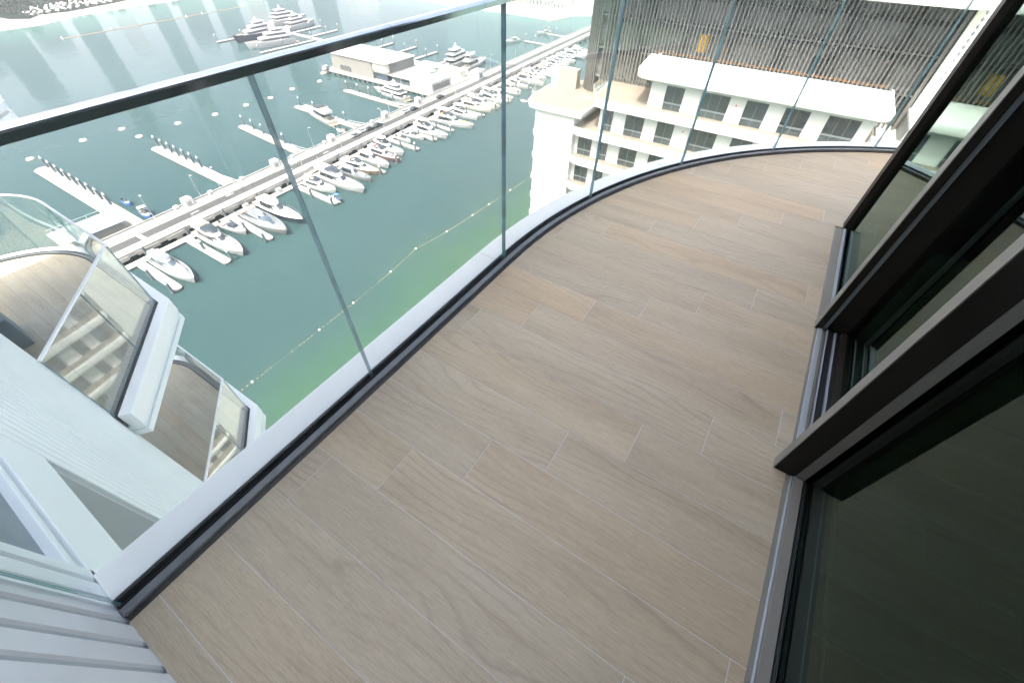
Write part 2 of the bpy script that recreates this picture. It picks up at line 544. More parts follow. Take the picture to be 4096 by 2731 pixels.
def clip(poly, keep):
    out = []
    n = len(poly)
    for i in range(n):
        a, b = poly[i], poly[(i + 1) % n]
        da, db = keep(a), keep(b)
        if da >= 0:
            out.append(a)
        if (da >= 0) != (db >= 0):
            t = da / (da - db)
            out.append((a[0] + (b[0] - a[0]) * t, a[1] + (b[1] - a[1]) * t))
    return out
edge_segs = edge_path(WALL_X - 0.5, 100, 4.0)
def floor_clip(poly):
    for i in range(len(edge_segs) - 1):
        (ax, ay), (bx, by) = edge_segs[i], edge_segs[i + 1]
        poly = clip(poly, lambda p: (bx - ax) * (ay - p[1]) + (by - ay) * (p[0] - ax))
        if len(poly) < 3:
            return []
    return poly
PITCH, TLEN, GAP = 0.2160, 1.306, 0.0030
def lay_tiles(parent, clipper, rows, x_start, joint, y_lo, y_hi, z, name='floor_tile', mat='tile'):
    for r in rows:
        xa, xb = x_start + PITCH * r, x_start + PITCH * (r + 1)
        j = joint(r)
        k0 = math.floor((y_lo - j) / TLEN)
        for k in range(k0, k0 + 9):
            ya, yb = j + k * TLEN, j + (k + 1) * TLEN
            if yb < y_lo or ya > y_hi:
                continue
            q = [(xa + GAP / 2, ya + GAP / 2), (xb - GAP / 2, ya + GAP / 2), (xb - GAP / 2, yb - GAP / 2), (xa + GAP / 2, yb - GAP / 2)]
            q = clipper(q)
            if len(q) < 3:
                continue
            cx, cy = (xa + xb) / 2, (ya + yb) / 2
            q = [(x - cx, y - cy) for x, y in q]
            e = inset(q, 0.0007)
            mb = MB()
            mb.loft([[(x, y, -0.008) for x, y in q], [(x, y, -0.0006) for x, y in q], [(x, y, 0.0) for x, y in e]], cap0=False)
            mb.build(name, mat, parent, loc=(cx, cy, z + random.uniform(-0.0003, 0.0003)))
def balcony_clip(q):
    q = clip(q, lambda p: p[0] - (WALL_X + 0.002))
    if len(q) < 3:
        return []
    if max(p[0] for p in q) <= 3.56:
        q = clip(q, lambda p: p[1] - door_y(p[0]))
    else:
        q = clip(q, lambda p: p[1] + 3.0)
    return floor_clip(q) if len(q) >= 3 else []
lay_tiles(floor, balcony_clip, range(-1, 28), -0.400, lambda r: 1.03 - 0.2613 * (r - 2), -3.1, 1.2, 0.0)

# slab edge: black shadow gap, shoe, white capping
slab = kind(empty('balcony_slab'), 'structure')
mb = MB()
sweep(mb, edge_path(WALL_X, T_END), [(-0.3, -0.36), (0.238, -0.36), (0.238, -0.012), (-0.3, -0.012)])
mb.build('slab_edge', 'stucco_white', slab)
cap_cuts = [(WALL_X - 0.0, 'straight'), (0.0, 28.5), (28.5, 57.0), (57.0, 85.0)]
prof_cap = [(0.099, -0.30), (0.246, -0.30), (0.246, -0.004), (0.242, 0.004), (0.236, 0.006), (0.104, 0.010), (0.099, 0.004)]
mb = MB()
sweep(mb, [(WALL_X + 0.001, EDGE_Y), (1.748, EDGE_Y)], prof_cap)
mb.build('capping', 'white_alu', slab)
mb = MB()
sweep(mb, [(1.752, EDGE_Y)] + arc_path(0, 28.4), prof_cap)
mb.build('capping', 'white_alu', slab)
for a0, a1 in ((28.46, 56.9), (56.96, 85.0), (85.06, 103.5)):
    mb = MB()
    sweep(mb, arc_path(a0, a1), prof_cap)
    mb.build('capping', 'white_alu', slab)

# ------------------------------------------------------------------ glass balustrade
bal = tag(empty('glass_balustrade', (0.6, EDGE_Y, 0)), 'curved clear glass balustrade with slim metal top rail round the balcony', 'balustrade')
def lp(pts):        # into the balustrade's own coordinates
    return [(x - 0.6, y - EDGE_Y) for x, y in pts]
full = lp(edge_path(WALL_X + 0.004, 103))
for nm, mt, prof in (
        ('shadow_gap', 'rubber', [(0.0005, -0.01), (0.016, -0.01), (0.016, 0.004), (0.0005, -0.0005)]),
        ('base_shoe', 'channel_grey', [(0.0165, -0.01), (0.050, -0.01), (0.050, 0.017), (0.047, 0.020), (0.020, 0.020), (0.0165, 0.016)]),
        ('inner_gasket', 'rubber', [(0.0505, -0.01), (0.0625, -0.01), (0.0625, 0.016), (0.057, 0.022), (0.0505, 0.015)]),
        ('outer_gasket', 'rubber', [(0.0825, -0.01), (0.0985, -0.01), (0.0985, 0.014), (0.090, 0.021), (0.0825, 0.018)])):
    mb = MB()
    sweep(mb, full, prof)
    mb.build(nm, mt, bal)
G0, G1 = 0.0632, 0.0818
def lean(mb):
    mb.v = [(x, y, z + 0.016 * (min(max(x + 0.6, -0.5), 1.8) - 0.13)) if z > 1 else (x, y, z) for x, y, z in mb.v]
def pane(path):
    mb = MB()
    n0 = len(path)
    mid = (G0 + G1) / 2
    for a, b in ((G0, mid - 0.0007), (mid + 0.0007, G1)):
        sweep(mb, path, [(a, 0.0), (b, 0.0), (b, 1.268), (a, 1.268)], mi=0, mi_cap=1)
    lean(mb)
    mb.build('glass_panel', ['glass_clear', 'glass_edge'], bal, angle=R(30))
def trim_arc(a0, a1):
    g = 0.055
    return lp(arc_path(a0 + g, a1 - g, 1.2))
pane(lp([(WALL_X + 0.012, EDGE_Y), (0.632, EDGE_Y)]))
pane(lp([(0.640, EDGE_Y), (1.796, EDGE_Y)]))
for a0, a1 in ((0.05, 15.1), (15.1, 30.8), (30.8, 45.8), (45.8, 60.6), (60.6, 75.6), (75.6, 90.6), (90.6, 102.9)):
    pane(trim_arc(a0, a1))
c = (G0 + G1) / 2
rp = []
for d, z in ((-0.021, 1.261), (0.021, 1.261), (0.021, 1.277), (0.019, 1.282), (0.014, 1.285), (0.006, 1.2865), (-0.006, 1.2865), (-0.014, 1.285), (-0.019, 1.282), (-0.021, 1.278)):
    rp.append((c + d, z))
for path in (lp([(WALL_X + 0.002, EDGE_Y), (1.128, EDGE_Y)]), lp([(1.1305, EDGE_Y)] + arc_path(0, 52)), lp(arc_path(52.05, 103))):
    mb = MB()
    sweep(mb, path, rp)
    lean(mb)
    mb.build('top_rail', 'rail_metal', bal, angle=R(25))

# ------------------------------------------------------------------ grooved end wall at the balcony's near end
ew = tag(empty('grooved_end_wall', (WALL_X, 0.4, 0)), 'pale vertically grooved cladding wall closing the near end of the balcony', 'wall')
def rib(parent, ya, yb, z0, z1, x=0.0, mat='white_cladding', name='cladding_board', ch=0.007, dep=0.04, oy=0.0, loc=None):
    mb = MB()
    poly = [(x - dep, ya), (x - ch * 0.9, ya), (x, ya + ch), (x, yb - ch), (x - ch * 0.9, yb), (x - dep, yb)]
    mb.prism(poly, z0, z1)
    return mb.build(name, mat, parent)
gy = [-0.64, -0.53, -0.42, -0.31, -0.20, -0.09, 0.02, 0.13, 0.24, 0.35, 0.46, 0.57, 0.68, 0.79, 0.90, 1.01, 1.12, 1.225]
for a, b in zip(gy, gy[1:]):
    rib(ew, a + 0.010 - 0.4, b - 0.010 - 0.4, -0.02, 3.05)
mb = MB()
mb.box(-0.35, -0.028, -1.2, 1.0, -0.02, 3.05)
mb.build('backing', 'white_cladding', ew)
# flat jamb boards beyond the glass line
rib(ew, 1.235 - 0.4, 1.322 - 0.4, -0.02, 3.05)
rib(ew, 1.337 - 0.4, 1.402 - 0.4, -0.02, 3.05)

# ------------------------------------------------------------------ ceiling slab above and the flat behind the glass
mb = MB()
ceil_poly = [(-4.0, -9.0), (9.5, -9.0), (9.5, -3.0)] + [(x, y) for x, y in reversed(edge_path(-4.0, 88, 4.0))]
ceil_poly = [(-4.0, -9.0), (9.0, -9.0), (9.0, -4.5)] + [(ARC_X + (ARC_R - 1.45) * math.sin(R(t)), EDGE_Y - ARC_R + (ARC_R - 1.45) * math.cos(R(t))) for t in range(100, -1, -5)] + [(-0.48, EDGE_Y - 1.45), (-4.0, EDGE_Y - 1.45)]
mb.slab(ceil_poly, 3.06, 3.42, 0.02)
kind(mb.build('ceiling', 'soffit'), 'structure')
mb = MB()
mb.box(-2.6, 3.62, -6.2, -6.0, -0.3, 3.06)
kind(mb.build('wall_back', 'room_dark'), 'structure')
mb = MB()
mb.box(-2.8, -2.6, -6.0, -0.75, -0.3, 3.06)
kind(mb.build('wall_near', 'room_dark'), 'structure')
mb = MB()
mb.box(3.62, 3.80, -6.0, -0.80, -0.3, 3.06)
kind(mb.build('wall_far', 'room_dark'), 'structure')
mb = MB()
mb.box(-2.6, 3.62, -6.0, -0.78, -0.2, -0.004)
room_floor = kind(mb.build('room_floor', 'grout'), 'structure')
lay_tiles(room_floor, lambda q: clip(q, lambda p: -0.79 - p[1]), range(3, 17), -0.400, lambda r: 1.03 - 0.2613 * (r - 2), -3.4, -0.79, -0.001)

# ------------------------------------------------------------------ sliding doors
door = tag(empty('sliding_glass_door', (0.0, -0.579, 0.0), math.atan(DOOR_A)), 'dark framed sliding glass doors along the right edge of the balcony', 'door')
def dbox(name, mat, x0, x1, y0, y1, z0, z1, bevel=0.0, parent=door):
    mb = MB()
    mb.box(x0, x1, y0, y1, z0, z1)
    return mb.build(name, mat, parent, bevel=bevel)
TOP = 3.05
dbox('threshold', 'rubber', -0.9, 3.6, -0.34, -0.001, -0.25, -0.0215)
# near fixed light
dbox('sill', 'frame_grey', -0.9, 1.21, -0.014, 0.0, -0.02, 0.004)
dbox('sill', 'frame_light', -0.9, 1.21, -0.022, -0.0145, -0.02, 0.010, 0.002)
dbox('bottom_rail', 'frame_grey', -0.9, 1.21, -0.060, -0.0225, -0.02, 0.016, 0.002)
for y in (-0.0655, -0.0715):
    dbox('bead', 'rubber', -0.9, 1.21, y - 0.0022, y + 0.0022, -0.02, 0.014)
    dbox('bead', 'frame_light', -0.9, 1.21, y - 0.0032, y - 0.0024, -0.02, 0.0125)
dbox('glass_pane', 'glass_door', -0.9, 1.235, -0.092, -0.078, 0.0, TOP)
fin = dbox('fin', 'dark_bronze', 1.212, 1.262, -0.030, 0.047, 0.001, TOP, 0.002)
dbox('fin_face', 'frame_grey', 1.2125, 1.2615, 0.0475, 0.0505, 0.001, TOP, parent=door)
dbox('stile', 'frame_grey', 1.214, 1.262, -0.066, -0.0305, 0.001, TOP, 0.002)
dbox('stile', 'dark_bronze', 1.238, 1.266, -0.16, -0.0665, 0.001, TOP)
# middle sliding light, on its tracks
dbox('sill', 'frame_grey', 1.262, 2.235, -0.010, 0.0, -0.02, 0.004)
dbox('track', 'frame_light', 1.262, 2.235, -0.034, -0.0105, -0.02, 0.012, 0.002)
dbox('track', 'frame_grey', 1.262, 2.235, -0.048, -0.0345, -0.02, 0.002)
dbox('track', 'frame_light', 1.262, 2.235, -0.060, -0.054, -0.02, 0.010)
dbox('track', 'rubber', 1.262, 2.235, -0.094, -0.0605, -0.02, -0.004)
dbox('track', 'frame_light', 1.262, 2.235, -0.101, -0.0945, -0.02, 0.010)
dbox('track', 'rubber', 1.262, 2.235, -0.120, -0.1015, -0.02, 0.0)
dbox('bottom_rail', 'dark_bronze', 1.262, 2.235, -0.168, -0.1205, -0.02, 0.022, 0.002)
dbox('glass_pane', 'glass_door', 1.262, 2.290, -0.158, -0.146, 0.02, TOP)
fin2 = dbox('fin', 'dark_bronze', 2.222, 2.285, -0.028, 0.003, 0.001, TOP, 0.002)
dbox('fin_face', 'frame_grey', 2.2225, 2.2845, 0.0035, 0.0065, 0.001, TOP)
dbox('stile', 'frame_light', 2.243, 2.287, -0.052, -0.0285, 0.001, TOP, 0.002)
dbox('stile', 'dark_bronze', 2.246, 2.290, -0.185, -0.0525, 0.001, TOP, 0.002)
# far fixed light
dbox('sill', 'frame_grey', 2.286, 3.46, -0.050, 0.0, -0.02, 0.006, 0.002)
dbox('sill', 'frame_light', 2.292, 3.46, -0.066, -0.0505, -0.02, 0.012, 0.002)
dbox('bead', 'rubber', 2.292, 3.46, -0.074, -0.0665, -0.02, 0.010)
dbox('glass_pane', 'glass_door', 2.291, 3.49, -0.096, -0.082, 0.0, TOP)
dbox('stile', 'dark_bronze', 3.462, 3.56, -0.13, -0.046, 0.001, TOP, 0.002)
dbox('stile', 'dark_bronze', 3.500, 3.60, -0.28, -0.131, 0.001, TOP, 0.002)
dbox('head_rail', 'dark_bronze', -0.9, 3.6, -0.19, 0.0, TOP + 0.0005, TOP + 0.009)
mb = MB()
mb.box(3.50, 3.62, -3.2, -0.93, 0.0, TOP)
kind(mb.build('wall_return', 'dark_bronze'), 'structure')

# ------------------------------------------------------------------ our own tower under and beside the balcony
body = tag(empty('residential_tower', (0, -2, -70)), 'white residential tower carrying the balcony, with slab band beside the capping', 'building')
def tb(name, mat, x0, x1, y0, y1, z0, z1, bevel=0.0):
    mb = MB()
    mb.box(x0, x1, y0 + 2, y1 + 2, z0 + 70, z1 + 70)
    return mb.build(name, mat, body, bevel=bevel)
tb('wall', 'stucco_white', -2.5, 7.0, -12, -1.0, -71, -0.37)
tb('wall', 'stucco_white', -12, 9.0, -12, -6.3, -0.3, 3.0)
tb('upper_wall', 'stucco_white', -12, WALL_X - 0.36, -12, 2.478, 3.43, 15.0)  # unseen mass, raised high enough to keep the sun off the balcony
# recess below our slab, slab band and spandrel between the end wall and the grooved wing
tb('recess_wall', 'shade_grey', -1.1, -0.80, -0.95, 2.9, -71, -0.37)  # a white wall; the shade of the recess is put into its colour
tb('slab_band', 'white_cladding', -1.2, WALL_X, 1.366, 2.478, -0.362, -0.002, 0.003)
tb('shadow_joint', 'shade_grey', -1.2, WALL_X - 0.03, 1.404, 2.478, -0.0015, 0.036)
tb('sill_band', 'white_cladding', -1.2, WALL_X - 0.004, 1.404, 2.478, 0.0365, 0.075, 0.004)
tb('spandrel_panel', 'blue_grey_panel', -1.2, WALL_X - 0.035, 1.404, 2.478, 0.0755, 3.05)
tb('slab_band', 'white_cladding', -1.2, WALL_X - 0.001, -0.6, 1.366, -0.362, -0.03)

# ------------------------------------------------------------------ neighbouring wing with grooved wall
wing = tag(empty('grooved_wing', (WALL_X, 2.48, -70)), 'tall white wing wall with fine vertical grooves below left of the balcony', 'building')
yy = 2.480
while yy < 4.45:
    rib(wing, yy - 2.48 + 0.0105, yy - 2.48 + 0.0995, 0, 85.0, name='cladding_board', ch=0.006, dep=0.032)
    yy += 0.11
mb = MB()
mb.box(-11, -0.0285, 0.0, 4.0, -1.0, 85.0)
mb.build('wall', 'white_cladding', wing)
mb = MB()
mb.box(-0.03, 0.0, yy - 2.48 + 0.006, 4.02, 0, 85.0)
mb.build('flat_board', 'white_cladding', wing, bevel=0.004)

# ------------------------------------------------------------------ lower balconies of the wing
def nb_path():
    pts = [(-9.0, 12.30), (-0.55, 12.30)]
    for i in range(1, 13):
        a = R(90 * i / 12)
        pts.append((-0.55 + 1.62 * math.sin(a), 12.30 - 1.62 + 1.62 * math.cos(a)))
    pts += [(1.07, 8.32), (-0.485, 6.34)]
    return pts
def wing_balcony(z, label, cut=0.0):
    t = tag(empty('wing_balcony', (0.0, 8.0, z)), label, 'balcony', 'balconies of the grooved wing')
    P = [(x, y - 8.0 - (cut if y > 9 else 0)) for x, y in nb_path()]
    mb = MB()
    mb.prism(list(reversed(P)) [0:0] + [(x, y) for x, y in P] + [(-9.0, -1.38)], -0.30, -0.0)
    fl = mb.build('floor', 'paving_grey', t)
    poly = P + [(-9.0, -1.38)]
    for nm, mt, pr in (
            ('capping', 'white_alu', [(0.045, -0.28), (0.205, -0.28), (0.205, 0.0), (0.20, 0.008), (0.05, 0.012), (0.045, 0.008)]),
            ('fascia', 'white_cladding', [(0.0, -0.36), (0.190, -0.36), (0.190, -0.281), (0.0, -0.281)]),
            ('fascia_joint', 'cream_stone', [(0.0, -0.395), (0.165, -0.395), (0.165, -0.361), (0.0, -0.361)]),
            ('fascia', 'white_cladding', [(0.0, -0.50), (0.200, -0.50), (0.200, -0.396), (0.0, -0.396)]),
            ('base_shoe', 'channel_grey', [(-0.05, -0.01), (0.0, -0.01), (0.0, 0.02), (-0.05, 0.02)]),
            ('outer_gasket', 'rubber', [(0.02, -0.01), (0.044, -0.01), (0.044, 0.016), (0.02, 0.016)]),
            ('inner_gasket', 'rubber', [(-0.075, 0.0), (-0.051, 0.0), (-0.051, 0.006), (-0.075, 0.006)])):
        mb = MB()
        sweep(mb, P, pr)
        mb.build(nm, mt, t)
    # glass: run of curved panels, then the splayed return with one joint
    def gp(path):
        mb = MB()
        sweep(mb, path, [(0.002, 0.0), (0.018, 0.0), (0.018, 1.24), (0.002, 1.24)], mi_cap=1)
        mb.build('glass_panel', ['glass_wing', 'glass_edge'], t, angle=R(30))
    n = len(P)
    gp(P[0:2])
    gp(P[1:8])
    gp(P[7:n - 2])
    gp([P[n - 3], P[n - 2]])
    a, b = Vector(P[n - 2]), Vector(P[n - 1])
    d = (b - a).normalized()
    gp([tuple(a + d * 0.012), tuple(a + d * 1.20)])
    gp([tuple(a + d * 1.212), tuple(b - d * 0.01)])
    mb = MB()
    sweep(mb, P, [(-0.010, 1.241), (0.030, 1.241), (0.030, 1.262), (0.026, 1.268), (-0.006, 1.268), (-0.010, 1.262)])
    mb.build('top_rail', 'white_alu', t)
    def cl(q):
        q = clip(q, lambda p: 1.07 + 0 - p[0])
        for i in range(len(P) - 1):
            (ax, ay), (bx, by) = P[i], P[i + 1]
            if len(q) < 3:
                return []
            q = clip(q, lambda p: (bx - ax) * (ay - p[1]) + (by - ay) * (p[0] - ax))
        return q
    return t, P, cl
for k, (z, lab, cut) in enumerate((
        (0.10, 'white edged wing balcony level with ours, outside the left edge', 0.85),  # mostly unseen, kept for shade; edge cut back to sun the balcony below
        (-3.45, 'sunlit edged lower balcony with splayed glass return, largest at left', 0.0),
        (-7.00, 'second lower balcony with glass return, tucked under the larger one', 0.0))):
    t, P, cl = wing_balcony(z, lab, cut)
    fl = [c for c in t.children if c.name.startswith('floor')][0]
    if k:
        lay_tiles(fl, cl, range(-16, 6), -0.2, lambda r: 0.2613 * r, -1.6, 4.3, 0.002, mat='tile_reflect_tint')
mb = MB()
mb.slab(rrect(-1.5, 0.0, 0.0, 0.75, 0.02, 2), 0.0, 0.55, 0.012)
tag(mb.build('planter_box', 'blue_grey_panel', loc=(-0.50, 8.95, -3.449)), 'dark grey box standing on the larger lower balcony at left edge', 'box')

# ================================================================== terraced white building across the water
TB = tag(empty('terraced_building', (50.0, 8.0, -70.0)), 'white terraced apartment building with banded floors and dark windows', 'building')
def L3(p):
    return (p[0] - 50.0, p[1] - 8.0, p[2] + 70.0)
def LP(poly):
    return [(x - 50.0, y - 8.0) for x, y in poly]
def wbox(name, mat, x0, x1, y0, y1, z0, z1, bevel=0.0, parent=TB):
    mb = MB()
    mb.box(x0 - 50, x1 - 50, y0 - 8, y1 - 8, z0 + 70, z1 + 70)
    return mb.build(name, mat, parent, bevel=bevel)
def wslab(name, mat, poly, z0, z1, r, parent=TB):
    mb = MB()
    mb.slab(LP(poly), z0 + 70, z1 + 70, r)
    return mb.build(name, mat, parent, angle=R(40))
FZ = [-14.0 - 3.6 * k for k in range(16)]          # terrace floor levels
WF = 51.0                                           # window wall
win_a = [(12.38, 10.37), (8.57, 5.66), (4.08, 1.97), (0.43, -1.80), (-3.35, -6.06)]
win_b = [(18.87, 17.79), (16.20, 13.92)]
win_c = [(21.97, 20.0)]
win_d = [(-8.0, -10.4), (-12.2, -15.0), (-17.0, -19.2), (-21.0, -23.8)]
# roof of the top floor
wslab('roof', 'stucco_white', [(57.6, -7.9), (57.6, 16.9), (51.3, 16.0), (50.4, 15.7), (49.9, 15.1), (49.75, 14.3), (49.75, -7.0), (49.95, -7.6), (50.5, -7.9)], -11.15, -10.38, 0.16)
wbox('roof_kerb', 'stucco_white', 50.6, 57.5, 15.55, 15.75, -10.375, -10.22)
wbox('roof_kerb', 'stucco_white', 50.3, 57.5, -7.70, -7.55, -10.375, -10.24)
wbox('soffit_band', 'stucco_white', 50.35, 57.4, -7.5, 14.6, -11.30, -11.152)
def window(y1, y0, zf, h=2.40, n=2, detail=True):
    """One floor-height window set in the wall: pane, mullions, transom and bottom pane."""
    mb = MB()
    mb.box(WF + 0.10 - 50, WF + 0.16 - 50, y0 - 8, y1 - 8, zf + 70.03, zf + 70 + h)
    w = mb.build('window', 'window_glass', TB)
    if detail:
        mb = MB()
        for i in range(n + 1):
            yy = y0 + (y1 - y0) * i / n
            mb.box(WF + 0.05 - 50, WF + 0.099 - 50, yy - 0.03 - 8, yy + 0.03 - 8, zf + 70.03, zf + 70 + h)
        mb.box(WF + 0.05 - 50, WF + 0.098 - 50, y0 - 8, y1 - 8, zf + 70 + h - 0.06, zf + 70 + h)
        mb.build('frame', 'window_frame', w)
        mb = MB()
        for dz in (0.70, 0.79):
            mb.box(WF + 0.03 - 50, WF + 0.049 - 50, y0 + 0.02 - 8, y1 - 0.02 - 8, zf + 70 + dz, zf + 70 + dz + 0.035)
        mb.build('transom', 'window_transom', w)
    return w
def piers(spans, y_lo, y_hi, z0, z1, parent_name='wall'):
    """White wall strips between the windows."""
    ys = sorted(spans, key=lambda s: s[1])
    cur = y_lo
    for (a, b) in ys:
        if b > cur:
            wbox(parent_name, 'stucco_white', WF, WF + 0.45, cur, b, z0, z1)
        cur = a
    if y_hi > cur:
        wbox(parent_name, 'stucco_white', WF, WF + 0.45, cur, y_hi, z0, z1)
lefts = [14.07, 19.5] + [22.4] * 14
for k, zf in enumerate(FZ):
    spans = list(win_a) + (win_b if k >= 1 else []) + (win_c if k >= 2 else []) + (win_d if k >= 1 else [])
    top = zf + (2.70 if k == 0 else 2.95)
    lo = -7.06 if k == 0 else -25.5
    piers(spans, lo, lefts[k], zf - 0.02, top + 0.15)
    for (a, b) in spans:
        window(a, b, zf, 2.40, 3 if a - b > 2.6 else 2, k <= 5)
        wbox('lintel', 'stucco_white', WF + 0.004, WF + 0.45, b, a, zf + 2.402, top + 0.148)
    wbox('side_wall', 'stucco_white', WF + 0.451, 57.4, lefts[k] - 0.3, lefts[k], zf - 0.02, top + 0.15)
    # terrace slab with rounded white edge band; top paved
    left = 20.6 if k == 0 else 22.9
    z1 = zf + 0.06
    if k == 0:
        poly = [(60.0, -9.0), (60.0, 21.8), (51.9, 20.9), (50.8, 20.6), (50.1, 20.0), (49.8, 19.1), (49.8, -9.0)]
    else:
        poly = [(60.0, -26.5), (60.0, left), (51.2, left), (50.3, left - 0.3), (49.85, left - 0.9), (49.7, left - 1.8), (49.7, -26.5)]
    wslab('terrace_slab', 'stucco_white', poly, z1 - 0.92, z1, 0.14)
    pin = inset(poly, 0.26)
    mb = MB()
    mb.prism(LP(pin), z1 + 70 - 0.01, z1 + 70 + 0.012)
    mb.build('terrace_paving', 'terrace_sand', TB)
    # frameless glass along the terrace edge with a fine top rail, and small weep stains on the band
    if k <= 3:
        op = [p for p in poly if p[0] < 55]
        op = LP([(58.0, op[0][1] + 0.4)] + op)
        mb = MB()
        rev = op
        sweep(mb, rev, [(-0.21, z1 + 70), (-0.195, z1 + 70), (-0.195, z1 + 71.05), (-0.21, z1 + 71.05)])
        mb.build('terrace_glass', 'glass_clear', TB)
mb = MB()
random.seed(3)
for k in range(0, 4):
    y = 19.0 if k == 0 else 21.0
    while y > -6:
        z = FZ[k] + 70 - random.uniform(0.25, 0.6)
        x = -0.203 if k == 0 else -0.303
        s = random.uniform(0.03, 0.07)
        mb.box(x - 0.012, x + 0.01, y - 8 - s, y - 8 + s, z - s * 0.6, z + s * 0.6)
        y -= random.uniform(0.7, 1.6)
kind(mb.build('drip_marks', 'plant_mid', TB), 'stuff')
# small hook-shaped brackets at the slab corners
for (x, y, z) in ((49.9, 21.0, -13.95), (49.6, 29.6, -15.75)):
    mb = MB()
    pts = [(x - 50 + 0.25 * math.cos(t), y - 8 + 0.42 * math.sin(t), z + 70) for t in [math.pi * (0.1 + 1.6 * i / 10) for i in range(11)]]
    for a, b in zip(pts, pts[1:]):
        mb.tube(a, b, 0.06, n=6)
    mb.build('bracket', 'cream_stone', TB)
# plain left block with its roof terrace and half-round side balconies
wbox('blank_wall', 'stucco_white', 49.95, 57.3, 22.42, 28.0, -70.5, -16.35)
wslab('terrace_slab', 'stucco_white', [(62.0, 21.2), (62.0, 30.4), (52.6, 30.1), (50.6, 29.5), (49.6, 28.8), (49.45, 27.9), (49.45, 21.3)], -16.4, -15.68, 0.16)
mb = MB()
mb.prism(LP([(61.8, 21.5), (61.8, 30.0), (52.8, 29.75), (50.8, 29.2), (49.95, 28.5), (49.8, 27.8), (49.8, 21.5)]), 70 - 15.69, 70 - 15.668)
mb.build('terrace_paving', 'terrace_sand', TB)
mb = MB()
sweep(mb, LP([(58.0, 29.9), (52.8, 29.7), (50.8, 29.15), (49.98, 28.5), (49.85, 27.8), (49.85, 21.6)]), [(-0.015, 54.33), (0.0, 54.33), (0.0, 55.35), (-0.015, 55.35)])
mb.build('terrace_glass', 'glass_clear', TB)
for k in range(5):
    z = -19.9 - 3.1 * k
    mb = MB()
    poly = [(53.0 + 1.5 * math.cos(t) - 50, 28.0 + 1.75 * math.sin(t) - 8) for t in [math.pi * i / 14 for i in range(15)]]
    mb.slab(poly, z + 70 - 0.75, z + 70, 0.12)
    mb.build('side_balcony', 'stucco_white', TB, angle=R(40))
    mb = MB()
    p2 = [(53.0 + 1.4 * math.cos(t) - 50, 28.0 + 1.65 * math.sin(t) - 8) for t in [math.pi * (14 - i) / 14 for i in range(15)]]
    sweep(mb, p2, [(0.0, z + 70), (0.012, z + 70), (0.012, z + 71.1), (0.0, z + 71.1)])
    mb.build('balcony_glass', 'glass_green', TB)
# rooftop enclosure behind the terrace
wbox('mint_screen', 'mint_glass', 57.2, 57.35, 28.75, 29.85, -15.66, -13.4)
wbox('plant_room', 'beige_wall', 57.2, 58.4, 26.0, 28.74, -15.66, -13.45)
# fittings on the walls
for y, z in ((4.9, -12.25), (9.3, -15.7)):
    mb = MB()
    mb.tube((0.995, y - 8, z + 70), (0.92, y - 8, z + 70), 0.09, n=10)
    mb.build('alarm_sounder', 'cushion_red', TB)
# low roofs to the right of the block
wbox('low_roof', 'stucco_white', 50.5, 60.0, -24.0, -8.2, -14.1, -13.62, 0.03)
wbox('low_wall', 'plant_mid', 53.0, 60.0, -24.0, -9.9, -13.6, -12.0)
wbox('low_roof', 'stucco_white', 52.6, 60.0, -24.0, -9.85, -11.98, -11.7, 0.03)

# ================================================================== louvred plant tower behind it
LT = tag(empty('louvred_tower', (57.5, 8.0, -18.0)), 'grey tower block screened by tall vertical metal slats over plant rooms', 'building')
def lbox(name, mat, x0, x1, y0, y1, z0, z1, bevel=0.0, parent=LT):
    mb = MB()
    mb.box(x0 - 57.5, x1 - 57.5, y0 - 8, y1 - 8, z0 + 18, z1 + 18)
    return mb.build(name, mat, parent, bevel=bevel)
LF, LY0, LY1, LZ0, LZ1 = 57.65, -9.7, 25.9, -18.4, -3.75
lbox('back_wall', 'plant_wall', 59.2, 66.0, -9.6, 25.4, -18.4, -3.8)
slat_me = MB().box(-0.11, 0.11, -0.082, 0.082, 0, LZ1 - LZ0).mesh('slat', 'louvre')
def slat(x, y, rz=0.0):
    o = bpy.data.objects.new('slat', slat_me)
    COL.objects.link(o)
    o.parent = LT
    o.location = (x - 57.5, y - 8, LZ0 + 18)
    o.rotation_euler = (0, 0, rz)
y = LY0 + 0.2
pitch = 0.41
while y < 23.3:
    slat(LF, y)
    y += pitch
rr = 2.6
for i in range(1, 13):                               # rounded left corner, slats closer together
    a = R(7.0 * i + 4)
    slat(LF + rr - rr * math.cos(a), 23.3 + rr * math.sin(a), -a)
for i in range(1, 8):
    slat(LF + rr + 0.36 * i, 25.9, R(90))
for i in range(1, 9):                                # return at the right end
    slat(LF + 0.34 * i, LY0 + 0.02, R(90))
# floor edges and beams behind the slats
for z, x, m in ((-7.55, 58.1, 'plant_mid'), (-7.95, 58.3, 'plant_dark'), (-10.75, 58.05, 'plant_mid'), (-11.2, 58.3, 'plant_dark'), (-13.9, 58.2, 'plant_mid'), (-5.4, 58.5, 'plant_dark')):
    lbox('floor_beam', m, x, 59.19, -9.5, 24.6, z, z + (0.16 if m == 'plant_mid' else 0.30))
for y in (-6.5, -1.5, 3.6, 8.6, 13.6, 18.6, 22.8):
    lbox('column', 'plant_dark', 58.4, 58.75, y - 0.25, y + 0.25, -18.3, -3.9)
lbox('pipe_rail', 'orange_paint', 58.05, 58.15, -7.2, 16.4, -10.32, -10.16)
lbox('pipe_rail', 'orange_paint', 58.05, 58.12, 8.6, 8.75, -10.16, -8.9)
cab = lbox('cabinet', 'yellow_paint', 58.15, 58.6, 10.9, 11.95, -9.75, -8.15, 0.02)
lbox('cabinet_door', 'yellow_paint', 58.12, 58.149, 10.98, 11.40, -9.6, -8.3, parent=LT)
